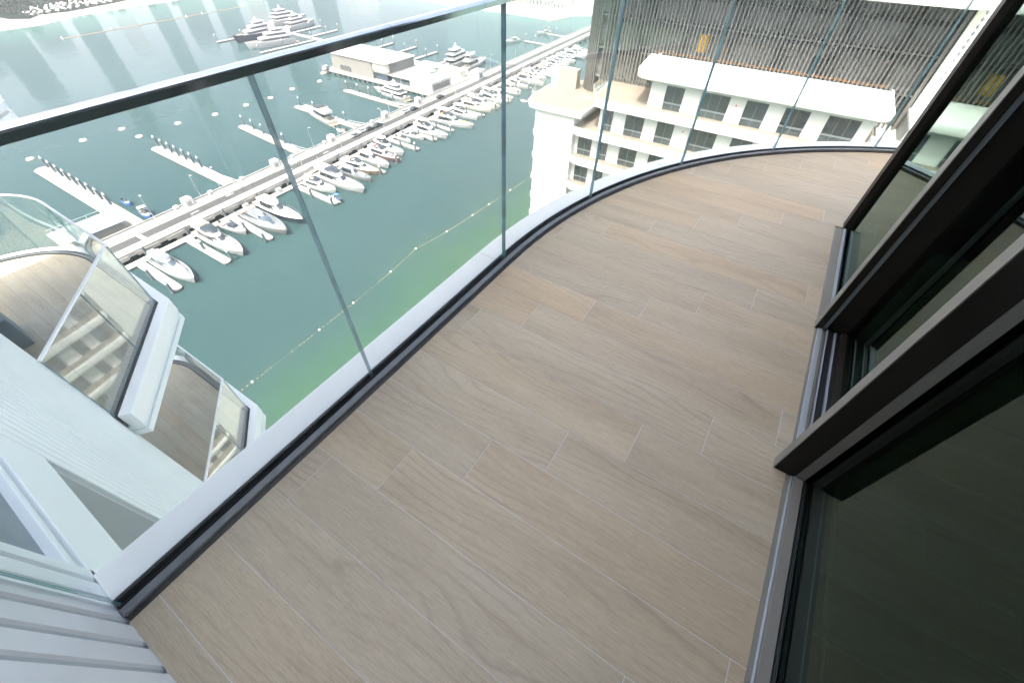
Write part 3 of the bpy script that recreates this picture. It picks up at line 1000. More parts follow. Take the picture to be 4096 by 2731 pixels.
lbox('cabinet_door', 'yellow_paint', 58.12, 58.149, 11.45, 11.87, -9.6, -8.3, parent=LT)
random.seed(8)
for i in range(22):
    yy = random.uniform(-8.5, 24)
    zz = random.choice((-10.4, -7.4, -13.6, -5.2))
    w, h, d = random.uniform(0.4, 2.2), random.uniform(0.3, 1.6), random.uniform(0.2, 0.6)
    lbox('duct', random.choice(('plant_mid', 'plant_dark', 'plant_mid', 'plant_wall')), 59.18 - d, 59.195, yy, yy + w, zz + 0.1, zz + 0.1 + h, 0.02)
for yy, zz in ((9.3, -8.4), (5.2, -8.6), (1.0, -8.9), (-3.6, -8.7), (-6.2, -8.5)):
    lbox('lamp', 'cushion_white', 58.62, 58.86, yy, yy + 0.26, zz, zz + 0.26)
for yy in (-2.75, 7.2):
    f = lbox('louvre_window', 'plant_dark', 58.9, 59.17, yy, yy + 1.1, -7.15, -5.5)
    for q in range(4):
        lbox('window_bar', 'window_transom', 58.84, 58.895, yy + 0.06 + q * 0.33, yy + 0.11 + q * 0.33, -7.15, -5.5, parent=LT)
    lbox('window_bar', 'window_transom', 58.83, 58.896, yy, yy + 1.1, -5.50, -5.36, parent=LT)
lbox('panel', 'beige_wall', 58.5, 58.6, 24.2, 24.9, -15.2, -12.2)
# roof slab of the tower
mb = MB()
mb.slab([(x - 57.5, y - 8) for x, y in ([(70.0, -10.8), (70.0, 27.5), (55.5, 27.5), (54.3, 26.6), (54.1, 25.5), (54.1, -8.2)] + [(56.4 + 2.3 * math.cos(R(t)), -8.3 + 2.3 * math.sin(R(t))) for t in range(190, 275, 12)])], 18 - 3.72, 18 - 3.1, 0.12)
mb.build('roof', 'stucco_white', LT, angle=R(40))
# pale end wall with a vertical strip of leaf-shaped openings
lbox('end_wall', 'stucco_white', 58.0, 66.0, -15.5, -9.95, -14.0, -3.73)
lbox('end_strip', 'cream_stone', 57.86, 57.998, -10.62, -9.98, -12.6, -3.74)
for i in range(19):
    z = -4.15 - 0.48 * i
    mb = MB()
    poly = [(0.00, -0.17), (0.10, -0.06), (0.17, 0.09), (0.08, 0.06), (0.10, 0.20), (0.0, 0.11), (-0.08, 0.19), (-0.07, 0.04), (-0.16, 0.05), (-0.10, -0.06)]
    n = len(poly)
    x = 57.85 - 57.5
    mb.loft([[(x + 0.012, -10.66 - 8 + a, z + 18 + b) for a, b in poly], [(x - 0.03, -10.66 - 8 + a, z + 18 + b) for a, b in poly]])
    mb.build('leaf_cutout', 'roof_blue_grey', LT)

# ================================================================== water, shores, marina
WZ = -70.0
mb = MB()
mb.box(-2500, 3000, -1500, 3500, WZ - 3, WZ)
mb2 = MB()
mb2.v = [(-2500, -1500, WZ), (3000, -1500, WZ), (3000, 3500, WZ), (-2500, 3500, WZ)]
mb2.face([0, 1, 2, 3])
kind(mb2.build('water', 'water'), 'structure')

def land(name, shore, far, mat='sand', rise=0.9):
    """Beach: wet edge just under water rising to a flat, then running inland."""
    mb = MB()
    n = len(shore)
    s2 = []
    for i, p in enumerate(shore):
        a, b = Vector(shore[max(0, i - 1)]), Vector(shore[min(n - 1, i + 1)])
        d = (b - a).normalized()
        nrm = Vector((-d.y, d.x))
        s2.append((p[0] + nrm.x * 9, p[1] + nrm.y * 9))
    rings = [[(x, y, WZ - 0.25) for x, y in shore], [(x, y, WZ + rise) for x, y in s2], [(x, y, WZ + rise + 0.3) for x, y in far]]
    base = 0
    for r in rings:
        mb.v += r
    for k in range(2):
        for i in range(n - 1):
            mb.face([k * n + i, k * n + i + 1, (k + 1) * n + i + 1, (k + 1) * n + i])
    return kind(mb.build(name, mat), 'structure')
shore_l = [(-900, 470), (-300, 505), (20, 520), (107, 526), (134, 527), (150, 536), (166, 545), (194, 552), (225, 556), (258, 560), (330, 590), (420, 640), (700, 760)]
far_l = [(x * 1.0 - 60, 1500) for x, y in shore_l]
land('beach', shore_l, far_l)
shore_r = [(452, 1100), (436, 640), (414, 420), (403, 330), (402, 299), (402.5, 267), (402, 245), (400.5, 230), (399, 216), (412, 211), (430, 208), (480, 150), (560, -200), (700, -700)]
far_r = [(1600, 1300), (1600, 1000), (1600, 800), (1600, 600), (1600, 500), (1600, 450), (1600, 400), (1600, 350), (1600, 300), (1600, 250), (1600, 200), (1600, 100), (1600, -300), (1600, -800)]
land('beach', shore_r, far_r)
def patch(name, pts, z, mat):
    mb = MB()
    mb.v = [(x, y, z) for x, y in pts]
    mb.face(list(range(len(pts))))
    return kind(mb.build(name, mat), 'structure')
patch('woodland_ground', [(-200, 600), (60, 592), (122, 590), (127, 566), (137, 556), (147, 569), (150, 640), (280, 660), (280, 900), (-300, 900)], WZ + 1.25, 'scrub')
patch('resort_ground', [(147.5, 570), (168, 568), (206, 581), (230, 592), (279, 610), (279, 655), (150.5, 639)], WZ + 1.24, 'scrub')
# rock groyne at the far right shore
rock = MB()
random.seed(5)
for i in range(70):
    t = i / 69
    x, y = 399 + 26 * t + random.uniform(-1.5, 1.5), 214 - 5 * t + random.uniform(-1.2, 1.2)
    r = random.uniform(0.6, 1.4)
    ring = lambda z, k: [(x + k * r * math.cos(a) * random.uniform(0.8, 1.2), y + k * r * math.sin(a) * random.uniform(0.8, 1.2), WZ + z) for a in [1.05 * j for j in range(6)]]
    rock.loft([ring(-0.3, 1.0), ring(0.6 * r, 0.9), ring(1.1 * r, 0.45)])
kind(rock.build('rock_groyne', 'concrete'), 'stuff')

# ------------------------------------------------------------------ trees, palms, parasols, villas on the shores
def crown_mesh(name, mat, rx, rz, n, leaf, seed):
    rnd = random.Random(seed)
    mb = MB()
    clumps = [(Vector((rnd.uniform(-1, 1) * rx * 0.7, rnd.uniform(-1, 1) * rx * 0.7, rnd.uniform(-0.6, 0.8) * rz)), rnd.uniform(0.35, 0.6)) for _ in range(9)]
    for i in range(n):
        c, s = rnd.choice(clumps)
        d = Vector((rnd.gauss(0, 1), rnd.gauss(0, 1), rnd.gauss(0, 1))).normalized() * rnd.uniform(0.6, 1.0) * s
        p = c + Vector((d.x * rx, d.y * rx, d.z * rz))
        a = Vector((rnd.gauss(0, 1), rnd.gauss(0, 1), rnd.gauss(0, 0.6))).normalized()
        b = a.orthogonal().normalized()
        l = leaf * rnd.uniform(0.6, 1.3)
        k = len(mb.v)
        mb.v += [tuple(p - a * l), tuple(p + b * l * 0.6), tuple(p + a * l), tuple(p - b * l * 0.6)]
        mb.face([k, k + 1, k + 2, k + 3])
    return mb.mesh(name, mat)
crowns = [crown_mesh('crown', 'leaf_dark', 4.2, 3.0, 320, 0.9, 1), crown_mesh('crown', 'leaf_dark', 3.4, 3.4, 300, 0.85, 2), crown_mesh('crown', 'leaf_light', 3.0, 2.4, 280, 0.8, 3)]
mb = MB()
mb.tube((0, 0, -0.5), (0, 0, 4.5), 0.30, 0.18, 6)
for a in (0.3, 2.2, 4.4):
    mb.tube((0, 0, 3.0), (1.6 * math.cos(a), 1.6 * math.sin(a), 5.0), 0.14, 0.06, 5)
trunk_me = mb.mesh('trunk', 'bark')
def tree(x, y, s, v, label, group):
    t = tag(empty('broadleaf_tree', (x, y, WZ + 1.1), random.uniform(0, 6)), label, 'tree', group)
    t.scale = (s, s, s)
    for nm, me, z in (('trunk', trunk_me, 0), ('crown', crowns[v], 5.6)):
        o = bpy.data.objects.new(nm, me)
        COL.objects.link(o)
        o.parent = t
        o.location = (0, 0, z)
    return t
random.seed(21)
def inside(p, poly):
    c = False
    n = len(poly)
    for i in range(n):
        (x0, y0), (x1, y1) = poly[i], poly[(i + 1) % n]
        if (y0 > p[1]) != (y1 > p[1]) and p[0] < (x1 - x0) * (p[1] - y0) / (y1 - y0) + x0:
            c = not c
    return c
wood = [(60, 596), (122, 592), (128, 567), (137, 558), (146, 570), (150, 640), (150, 720), (60, 720)]
placed = []
tries = 0
while len(placed) < 95 and tries < 6000:
    tries += 1
    p = (random.uniform(70, 152), random.uniform(556, 715))
    if inside(p, wood) and all((p[0] - q[0]) ** 2 + (p[1] - q[1]) ** 2 > 30 for q in placed):
        placed.append(p)
placed.sort(key=lambda p: p[1])
for i, p in enumerate(placed):
    tree(p[0], p[1], random.uniform(0.75, 1.25), random.choice((0, 0, 1, 1, 2)), 'dark green tree in the wood behind the beach at the top left corner', 'trees in the beach wood')
resort = []
tries = 0
while len(resort) < 46 and tries < 4000:
    tries += 1
    p = (random.uniform(150, 280), random.uniform(585, 650))
    if all((p[0] - q[0]) ** 2 + (p[1] - q[1]) ** 2 > 45 for q in resort):
        resort.append(p)
for p in resort:
    tree(p[0], p[1], random.uniform(0.5, 0.85), random.choice((0, 1, 2)), 'small green tree among the white parasols behind the left beach', 'trees among the parasols')
# parasols
mb = MB()
ring = [(1.3 * math.cos(R(45 * i)), 1.3 * math.sin(R(45 * i)), 2.35) for i in range(8)]
n = len(mb.v)
mb.v += ring + [(0, 0, 3.1)]
for i in range(8):
    mb.face([n + i, n + (i + 1) % 8, n + 8])
can_me = mb.mesh('canopy', 'parasol_white')
mb = MB()
mb.tube((0, 0, 0), (0, 0, 3.0), 0.06, n=5)
pole_me = mb.mesh('pole', 'steel')
random.seed(4)
para = []
tries = 0
while len(para) < 90 and tries < 6000:
    tries += 1
    p = (random.uniform(140, 208), random.uniform(551, 612))
    lo = 556 + max(0, p[0] - 140) * 0.30
    if p[1] > lo and p[1] < lo + 36 and all((p[0] - q[0]) ** 2 + (p[1] - q[1]) ** 2 > 20 for q in para):
        para.append(p)
for p in para:
    t = tag(empty('parasol', (p[0], p[1], WZ + 1.0)), 'white beach parasol in the cluster on the sand at upper left', 'parasol', 'parasols on the left beach')
    s = random.uniform(0.9, 1.35)
    t.scale = (s, s, 1)
    for nm, me in (('canopy', can_me), ('pole', pole_me)):
        o = bpy.data.objects.new(nm, me)
        COL.objects.link(o)
        o.parent = t
# villas and palms on the right-hand beach
def villa(x, y, w, d, h, label, upper=True):
    t = tag(empty('beach_villa', (x, y, WZ + 1.0), R(random.choice((2, -4, 8)))), label, 'house', 'villas behind the far beach')
    mb = MB()
    mb.box(0, d, -w / 2, w / 2, 0, h)
    mb.build('wall', 'stucco_white', t)
    mb = MB()
    mb.slab(rrect(-0.6, d + 0.4, -w / 2 - 0.5, w / 2 + 0.5, 0.2, 2), h, h + 0.45, 0.05)
    rf = mb.build('roof', 'roof_white', t)
    if upper:
        mb = MB()
        mb.box(d * 0.35, d, -w * 0.3, w * 0.35, h + 0.46, h + 3.2)
        mb.build('upper_wall', 'stucco_white', t)
        mb = MB()
        mb.box(d * 0.33, d + 0.2, -w * 0.33, w * 0.38, h + 3.201, h + 3.5)
        mb.build('roof', 'roof_white', t)
    for k in range(max(2, int(w / 3))):
        yy = -w / 2 + (k + 0.5) * w / max(2, int(w / 3))
        mb = MB()
        mb.box(-0.06, 0.02, yy - 0.8, yy + 0.8, 0.6, h - 0.7)
        mb.build('window', 'boat_glass_blue', t)
random.seed(14)
names = ['leftmost', 'second', 'third', 'fourth', 'fifth', 'sixth', 'seventh', 'eighth', 'ninth', 'tenth', 'eleventh', 'twelfth']
vy = [318, 303, 289, 275, 262, 249, 237, 228]
for i, y in enumerate(vy):
    villa(455 + random.uniform(-2, 4), y, random.uniform(7, 9.5), 9, random.uniform(3.2, 4.2), 'white beach villa, %s from the left in the front row behind the far sand' % names[i], i % 2 == 0)
for i, y in enumerate((312, 294, 276, 258, 240)):
    villa(480 + random.uniform(-2, 6), y, random.uniform(9, 13), 11, random.uniform(5, 7), 'taller white villa, %s from the left in the back row behind the far beach' % names[i], True)
def palm_mesh():
    rnd = random.Random(9)
    mb = MB()
    for i in range(16):
        a = i * 2.4
        up = rnd.uniform(0.1, 0.7)
        L = rnd.uniform(2.2, 3.0)
        prev = Vector((0, 0, 0))
        d = Vector((math.cos(a), math.sin(a), up))
        side = Vector((-math.sin(a), math.cos(a), 0))
        pts = []
        for k in range(5):
            t = k / 4
            pts.append((Vector((d.x * L * t, d.y * L * t, up * L * t - 1.5 * t * t)), 0.42 * math.sin(math.pi * min(0.98, t + 0.12))))
        for (p, w), (q, x) in zip(pts, pts[1:]):
            n = len(mb.v)
            mb.v += [tuple(p - side * w), tuple(p + side * w), tuple(q + side * x), tuple(q - side * x)]
            mb.face([n, n + 1, n + 2, n + 3])
    return mb.mesh('crown', 'leaf_light')
palm_crown = palm_mesh()
mb = MB()
mb.tube((0, 0, -0.3), (0.15, 0, 6.0), 0.24, 0.15, 6)
palm_trunk = mb.mesh('trunk', 'bark')
random.seed(31)
for i in range(44):
    y = 225 + 100 * i / 43 + random.uniform(-1, 1)
    x = random.choice((448.5, 450, 452, 467, 472)) + random.uniform(-1, 1)
    t = tag(empty('palm_tree', (x, y, WZ + 1.0), random.uniform(0, 6)), 'small palm tree between the white villas behind the far beach', 'palm', 'palms among the far villas')
    s = random.uniform(0.6, 1.0)
    t.scale = (s, s, s)
    for nm, me, z in (('trunk', palm_trunk, 0), ('crown', palm_crown, 6.0)):
        o = bpy.data.objects.new(nm, me)
        COL.objects.link(o)
        o.parent = t
        o.location = (0.15 if z else 0, 0, z)

# ------------------------------------------------------------------ bridge road over the marina
DZ = -67.8
AZ = R(2.3)
br = tag(empty('marina_bridge', (0, 0, 0), AZ), 'long pale concrete causeway with a road crossing the marina', 'bridge')
def bbox(name, mat, s0, s1, t0, t1, z0, z1, bevel=0.0):
    mb = MB()
    mb.box(s0, s1, t0, t1, z0, z1)
    return mb.build(name, mat, br, bevel=bevel)
S0, S1 = -60, 455
bbox('deck', 'concrete_light', S0, S1, 141.2, 155.2, DZ - 0.7, DZ)
bbox('road', 'asphalt', S0, S1, 145.3, 150.2, DZ, DZ + 0.02)
bbox('edge_line', 'road_paint', S0, S1, 145.5, 145.65, DZ + 0.02, DZ + 0.026)
bbox('edge_line', 'road_paint', S0, S1, 149.85, 150.0, DZ + 0.02, DZ + 0.026)
bbox('kerb', 'concrete_light', S0, S1, 144.9, 145.28, DZ, DZ + 0.14)
bbox('kerb', 'paving_grey', S0, 118, 150.22, 150.6, DZ, DZ + 0.14)
bbox('parking_bay', 'paving_grey', 118, 200, 150.22, 154.2, DZ, DZ + 0.022)
bbox('parking_bay', 'paving_grey', 235, S1, 150.22, 154.0, DZ, DZ + 0.022)
bbox('parapet', 'concrete_light', S0, S1, 141.2, 141.55, DZ, DZ + 0.55)
bbox('parapet', 'concrete_light', S0, S1, 154.85, 155.2, DZ, DZ + 0.55)
bbox('pavement_strip', 'concrete', S0, S1, 142.6, 144.4, DZ, DZ + 0.012)
for i in range(0, 9):
    s = 124 + 8.2 * i
    bbox('bay_divider', 'concrete_light', s, s + 0.8, 150.3, 154.3, DZ + 0.022, DZ + 0.12)
bbox('expansion_joint', 'concrete_light', 33.0, 34.4, 145.3, 150.2, DZ + 0.0205, DZ + 0.03)
bbox('expansion_joint', 'asphalt', 33.6, 33.8, 145.3, 150.2, DZ + 0.031, DZ + 0.034)
for i in range(52):
    s = -40 + 8.6 * i
    bbox('fascia_beam', 'concrete', s, s + 6.3, 140.9, 141.19, DZ - 1.05, DZ - 0.02)
    bbox('pier_block', 'concrete', s + 2.2, s + 4.1, 141.0, 155.0, WZ - 0.5, DZ - 0.705)
for s, t in ((85.5, 147.0), (103.5, 147.4), (62.0, 148.6), (49.0, 147.6)):
    bbox('road_marking', 'road_paint', s, s + 2.6, t, t + 0.3, DZ + 0.02, DZ + 0.025)
def uv_st(x, y):
    return (x * math.cos(AZ) + y * math.sin(AZ), -x * math.sin(AZ) + y * math.cos(AZ))
def place(o, s, t, z, rz=0.0):
    o.location = (s * math.cos(AZ) - t * math.sin(AZ), s * math.sin(AZ) + t * math.cos(AZ), z)
    o.rotation_euler = (0, 0, AZ + rz)

# sculpted white kiosks, small boxes and lamp posts along the seaward parapet
def kiosk(s, t, label, z=DZ, sc=1.0, nm='service_kiosk', cat='kiosk', grp='kiosks along the causeway'):
    k = tag(empty(nm), label, cat, grp)
    place(k, s, t, z)
    mb = MB()
    mb.loft([[(-1.3 * sc, -0.9 * sc, 0), (1.3 * sc, -0.9 * sc, 0), (1.3 * sc, 0.9 * sc, 0), (-1.3 * sc, 0.9 * sc, 0)],
             [(-1.5 * sc, -1.0 * sc, 1.6 * sc), (1.5 * sc, -1.0 * sc, 1.6 * sc), (1.5 * sc, 1.0 * sc, 1.6 * sc), (-1.5 * sc, 1.0 * sc, 1.6 * sc)],
             [(-1.5 * sc, -1.0 * sc, 2.4 * sc), (1.5 * sc, -1.0 * sc, 2.4 * sc), (1.2 * sc, 0.9 * sc, 2.7 * sc), (-1.2 * sc, 0.9 * sc, 2.7 * sc)]])
    mb.build('body', 'stucco_white', k, bevel=0.06)
    mb = MB()
    mb.box(-0.7 * sc, 0.7 * sc, -1.03 * sc, -0.9 * sc, 0.3 * sc, 1.5 * sc)
    mb.build('hatch', 'concrete', k)
for i, (x, y) in enumerate(((45.9, 155.2), (79.7, 157.2), (107.6, 158.2), (140.1, 160.0), (164.2, 161.0))):
    s, t = uv_st(x, y)
    kiosk(s, 153.6, 'white sculpted kiosk on the causeway parapet, %s from the near end' % names[i].replace('leftmost', 'first'))
k2 = [(42.2, 155), (54.0, 156), (88, 157), (104.2, 158), (131.9, 160), (66, 156)]
for i, (x, y) in enumerate(k2):
    s, t = uv_st(x, y)
    kiosk(s, 154.2, 'small white pedestal box on the seaward causeway edge, %s from the near end' % names[sorted(k2).index((x, y))].replace('leftmost', 'first'), sc=0.48, nm='pedestal_box', cat='box', grp='pedestal boxes on the causeway')
def lamp(s, t, label, side=1, z=DZ, h=8.0):
    k = tag(empty('street_lamp'), label, 'street lamp', 'lamps along the causeway')
    place(k, s, t, z)
    mb = MB()
    mb.tube((0, 0, 0), (0, 0, h), 0.11, 0.07, 6)
    mb.build('pole', 'steel', k)
    mb = MB()
    mb.tube((0, 0, h - 0.1), (0, -1.1 * side, h + 0.25), 0.05, n=5)
    mb.build('arm', 'steel', k)
    mb = MB()
    mb.box(-0.18, 0.18, -1.7 * side if side > 0 else 1.0, -1.0 * side if side > 0 else 1.7, h + 0.18, h + 0.32)
    mb.build('lamp_head', 'cushion_white', k)
for i, s in enumerate((41.5, 57, 64.0, 105, 119, 150.5, 175.5, 205, 240, 270)):
    lamp(s, 154.4, 'thin pale street lamp on the seaward causeway edge, %s from the near end' % names[i].replace('leftmost', 'first'))
for i, s in enumerate((90.6, 110.5, 135.7, 162.5, 190)):
    lamp(s, 144.2, 'thin pale street lamp between road and promenade, %s from the near end' % names[i].replace('leftmost', 'first'), side=-1)

# parked cars
def car(s, t, mat, label, sc=1.0, rz=0.0):
    k = tag(empty('parked_car'), label, 'car', 'cars parked on the causeway')
    place(k, s, t, DZ + 0.02, rz)
    mb = MB()
    L, w = 2.25 * sc, 0.9 * sc
    pr = [(-L, 0.35), (-L, 0.85), (-L * 0.9, 0.98), (-L * 0.35, 1.0), (L * 0.25, 1.0), (L * 0.55, 0.92), (L * 0.95, 0.78), (L, 0.6), (L, 0.35)]
    mb.loft([[(x, -w, z) for x, z in pr], [(x, w, z) for x, z in pr]])
    mb.build('body', mat, k, bevel=0.06)
    mb = MB()
    pr = [(-L * 0.82, 0.98), (-L * 0.62, 1.48), (L * 0.12, 1.50), (L * 0.48, 0.96)]
    mb.loft([[(x, -w * 0.86, z) if z < 1.2 else (x, -w * 0.70, z) for x, z in pr], [(x, w * 0.86, z) if z < 1.2 else (x, w * 0.70, z) for x, z in pr]])
    mb.build('window_band', 'boat_glass', k)
    mb = MB()
    mb.box(-L * 0.60, L * 0.10, -w * 0.69, w * 0.69, 1.501, 1.54)
    mb.build('roof', mat, k)
    for x in (-L * 0.62, L * 0.62):
        for y in (-1, 1):
            mb = MB()
            mb.tube((x, y * w * 0.80, 0.32), (x, y * w * 1.01, 0.32), 0.32, n=10)
            mb.build('wheel', 'tyre', k)
for i, (x, y, m, l) in enumerate(((117.2, 153.5, 'car_silver', 'silver car parked beside the road, nearest of the row'), (122.4, 154.8, 'car_white', 'white car parked just behind the dark car pair'),
        (125.8, 154.4, 'car_dark', 'dark car parked beside the road, near one of the pair'), (130.9, 154.4, 'car_dark', 'dark car parked beside the road, far one of the pair'),
        (151.1, 155.6, 'car_white', 'white car parked next to a single dark car'), (156.0, 155.9, 'car_dark', 'single dark car parked on the causeway below the clubhouse'),
        (177.0, 156.8, 'car_dark', 'dark car on the causeway at the white box building'))):
    s, t = uv_st(x, y)
    car(s, 149.3 + (0.9 if i in (1, 4) else 0), m, l)

# ------------------------------------------------------------------ floating docks
pile_me = {}
for h in (3.2, 4.2):
    mb = MB()
    mb.tube((0, 0, -1.5), (0, 0, h), 0.40, n=10)
    pile_me[h] = mb.mesh('pile', 'pile')
mb = MB()
mb.tube((0, 0, 0), (0, 0, 0.25), 0.46, n=10)
mb.tube((0, 0, 0.25), (0, 0, 1.0), 0.46, 0.05, 10)
cap_me = mb.mesh('pile_cap', 'gelcoat')
def pile(parent, x, y, h=4.2):
    o = bpy.data.objects.new('pile', pile_me[h])
    COL.objects.link(o)
    o.parent = parent
    o.location = (x, y, 0)
    c = bpy.data.objects.new('pile_cap', cap_me)
    COL.objects.link(c)
    c.parent = o
    c.location = (0, 0, h)
def finger(root, tip, w, label, piles=(), grp='mooring fingers', h=4.2, gang=False):
    a, b = Vector(root), Vector(tip)
    d = b - a
    L = d.length
    t = tag(empty('mooring_finger', (root[0], root[1], WZ), math.atan2(d.y, d.x)), label, 'pontoon', grp)
    mb = MB()
    mb.prism([(0, -w / 2), (L - w * 0.3, -w / 2), (L, -w * 0.2), (L, w * 0.2), (L - w * 0.3, w / 2), (0, w / 2)], 0.45, 0.72)
    mb.build('deck', 'pontoon_deck', t)
    mb = MB()
    mb.prism([(0.1, -w / 2 + 0.12), (L - w * 0.3, -w / 2 + 0.12), (L - 0.1, 0), (L - w * 0.3, w / 2 - 0.12), (0.1, w / 2 - 0.12)], -0.3, 0.448)
    mb.build('float', 'pontoon_side', t)
    for (f, side) in piles:
        pile(t, L * f, side * (w / 2 + 0.35) if abs(side) == 1 else side, h)
    if gang:
        mb = MB()
        mb.loft([[(-6, -0.9, DZ - WZ), (-6, 0.9, DZ - WZ), (-6, 0.9, DZ - WZ + 0.2), (-6, -0.9, DZ - WZ + 0.2)], [(9, -0.9, 0.73), (9, 0.9, 0.73), (9, 0.9, 0.93), (9, -0.9, 0.93)]])
        mb.build('gangway', 'concrete_light', t)
        for sy in (-0.95, 0.88):
            mb = MB()
            mb.loft([[(-6, sy, DZ - WZ + 0.9), (-6, sy + 0.07, DZ - WZ + 0.9), (-6, sy + 0.07, DZ - WZ + 1.1), (-6, sy, DZ - WZ + 1.1)], [(9, sy, 1.7), (9, sy + 0.07, 1.7), (9, sy + 0.07, 1.9), (9, sy, 1.9)]])
            mb.build('handrail', 'gelcoat', t)
    return t
walk = tag(empty('dock_walkway', (0, 0, WZ), AZ), 'long floating dock walkway beside the causeway, boats moored along it', 'pontoon')
mb = MB()
mb.box(-40, 330, 137.3, 139.9, 0.42, 0.70)
mb.build('deck', 'pontoon_deck', walk)
mb = MB()
mb.box(-40, 330, 137.45, 139.75, -0.3, 0.418)
mb.build('float', 'pontoon_side', walk)
for i in range(24):
    pile(walk, 18 + 12.4 * i, 140.35, 3.2)
rf = [((21.5, 138.4), (21.5, 118.3)), ((35.6, 139.0), (35.6, 118.5)), ((50.4, 139.2), (49.6, 118.7)), ((75.7, 139.8), (75.6, 118.9)), ((102.2, 141.0), (101.4, 122.0)),
      ((112.9, 141.4), (112.5, 124.4)), ((125.5, 142.3), (125.2, 125.7)), ((137.6, 142.4), (137.1, 126.0)), ((150.5, 143.2), (149.5, 126.2)), ((173.6, 144), (173.2, 125.8)),
      ((186, 144.4), (185.3, 125.8)), ((198.6, 145), (198.2, 126.5)), ((211.5, 145.5), (211.0, 128.5)), ((224, 146), (223.5, 129)), ((238, 146.5), (237, 129)), ((252, 147), (251.5, 130)), ((268, 147.6), (267, 131))]
ordn = ['first', 'second', 'third', 'fourth', 'fifth', 'sixth', 'seventh', 'eighth', 'ninth', 'tenth', 'eleventh', 'twelfth', 'thirteenth', 'fourteenth', 'fifteenth', 'sixteenth', 'seventeenth', 'eighteenth', 'nineteenth', 'twentieth', 'twenty-first', 'twenty-second', 'twenty-third', 'twenty-fourth', 'twenty-fifth', 'twenty-sixth', 'twenty-seventh', 'twenty-eighth', 'twenty-ninth', 'thirtieth', 'thirty-first', 'thirty-second', 'thirty-third', 'thirty-fourth']
for i, (a, b) in enumerate(rf):
    finger(a, b, 2.3, 'narrow mooring finger on the yacht side of the causeway, %s from the near end' % ordn[i], ((0.97, -1), (0.45, -1)) if i != 1 else ((0.96, 1), (0.42, -0.2)), 'fingers on the yacht side', 3.2)
lf = [((30.8, 158.5), (30.8, 232.5), 5.2, tuple((0.30 + 0.083 * k, -1.7) for k in range(9))),
      ((63.4, 160.5), (64.7, 217.1), 4.2, tuple((0.40 + 0.098 * k, -1.2) for k in range(7))),
      ((95.0, 162.0), (98.7, 209.9), 3.8, tuple((0.30 + 0.17 * k, -1.2) for k in range(5))),
      ((127.7, 163.4), (129.7, 211.3), 3.8, tuple((0.24 + 0.24 * k, -1.2) for k in range(4))),
      ((159.6, 164.5), (161.1, 211.2), 3.6, tuple((0.22 + 0.19 * k, -1.2) for k in range(5)))]
for i, (a, b, w, pl) in enumerate(lf):
    finger(a, b, w, 'wide white mooring finger on the open side of the causeway, %s from the near end' % ordn[i], pl, 'fingers on the open side', 4.2, gang=True)
fl = [((228, 367.3), (182.1, 367.3)), ((233, 350.0), (262.1, 352.6)), ((232, 328.5), (260.5, 330.9)), ((226, 317.6), (181.7, 316.7)), ((230, 283.5), (255.3, 284.9)), ((228, 264.5), (255.1, 265.7)),
      ((227, 243.5), (256.8, 244.9)), ((226, 223.2), (254.3, 223.5)), ((225, 202.7), (252.0, 203.9)), ((318, 172.0), (319, 192)), ((350, 173), (351, 190))]
for i, (a, b) in enumerate(fl):
    finger(a, b, 2.2, 'far mooring finger beyond the clubhouse, %s in order from the top' % ordn[i] if i < 9 else 'short far finger on the open side near the beach, %s one' % ('near', 'far')[i - 9], ((0.98, -1), (0.55, -1)), 'far fingers', 4.2)
finger((224, 205), (233, 372), 3.4, 'long far dock spine running behind the clubhouse to the large yachts', ((0.99, 0.0), (0.85, 1), (0.7, 1)), 'far fingers', 4.2)

# gangway ramp and equipment boxes on the near dock
rm = tag(empty('access_ramp', (76.5, 143.2, WZ), AZ), 'sloping access ramp with rails from the causeway to the dock', 'ramp')
mb = MB()
mb.loft([[(0, -1.2, 0.75), (0, 1.2, 0.75), (0, 1.2, 0.95), (0, -1.2, 0.95)], [(15.5, -1.2, 2.1), (15.5, 1.2, 2.1), (15.5, 1.2, 2.3), (15.5, -1.2, 2.3)]])
mb.build('deck', 'concrete_light', rm)
for sy in (-1.22, 1.16):
    mb = MB()
    for k in range(16):
        z = 0.95 + 1.35 * k / 15.5
        mb.box(k, k + 0.09, sy, sy + 0.06, z, z + 1.05)
    mb.loft([[(0, sy, 1.95), (0, sy + 0.08, 1.95), (0, sy + 0.08, 2.05), (0, sy, 2.05)], [(15.5, sy, 3.3), (15.5, sy + 0.08, 3.3), (15.5, sy + 0.08, 3.4), (15.5, sy, 3.4)]])
    mb.build('railing', 'steel', rm)
for i, (x, y, l) in enumerate(((25.7, 139.6, 'white equipment box on the dock at the nearest yacht'), (56.5, 141.2, 'white equipment box on the dock behind the grey yacht'), (69.4, 141.6, 'white equipment box on the dock before the access ramp'), (99.1, 142.2, 'white equipment box on the dock after the access ramp'))):
    k = tag(empty('equipment_box', (x, y, WZ + 0.70), AZ), l, 'box', 'equipment boxes on the dock')
    mb = MB()
    mb.box(-0.9, 0.9, -0.6, 0.6, 0, 1.3)
    mb.build('body', 'stucco_white', k, bevel=0.05)
    mb = MB()
    mb.box(-0.95, 0.95, -0.65, 0.65, 1.301, 1.42)
    mb.build('lid', 'gelcoat', k)

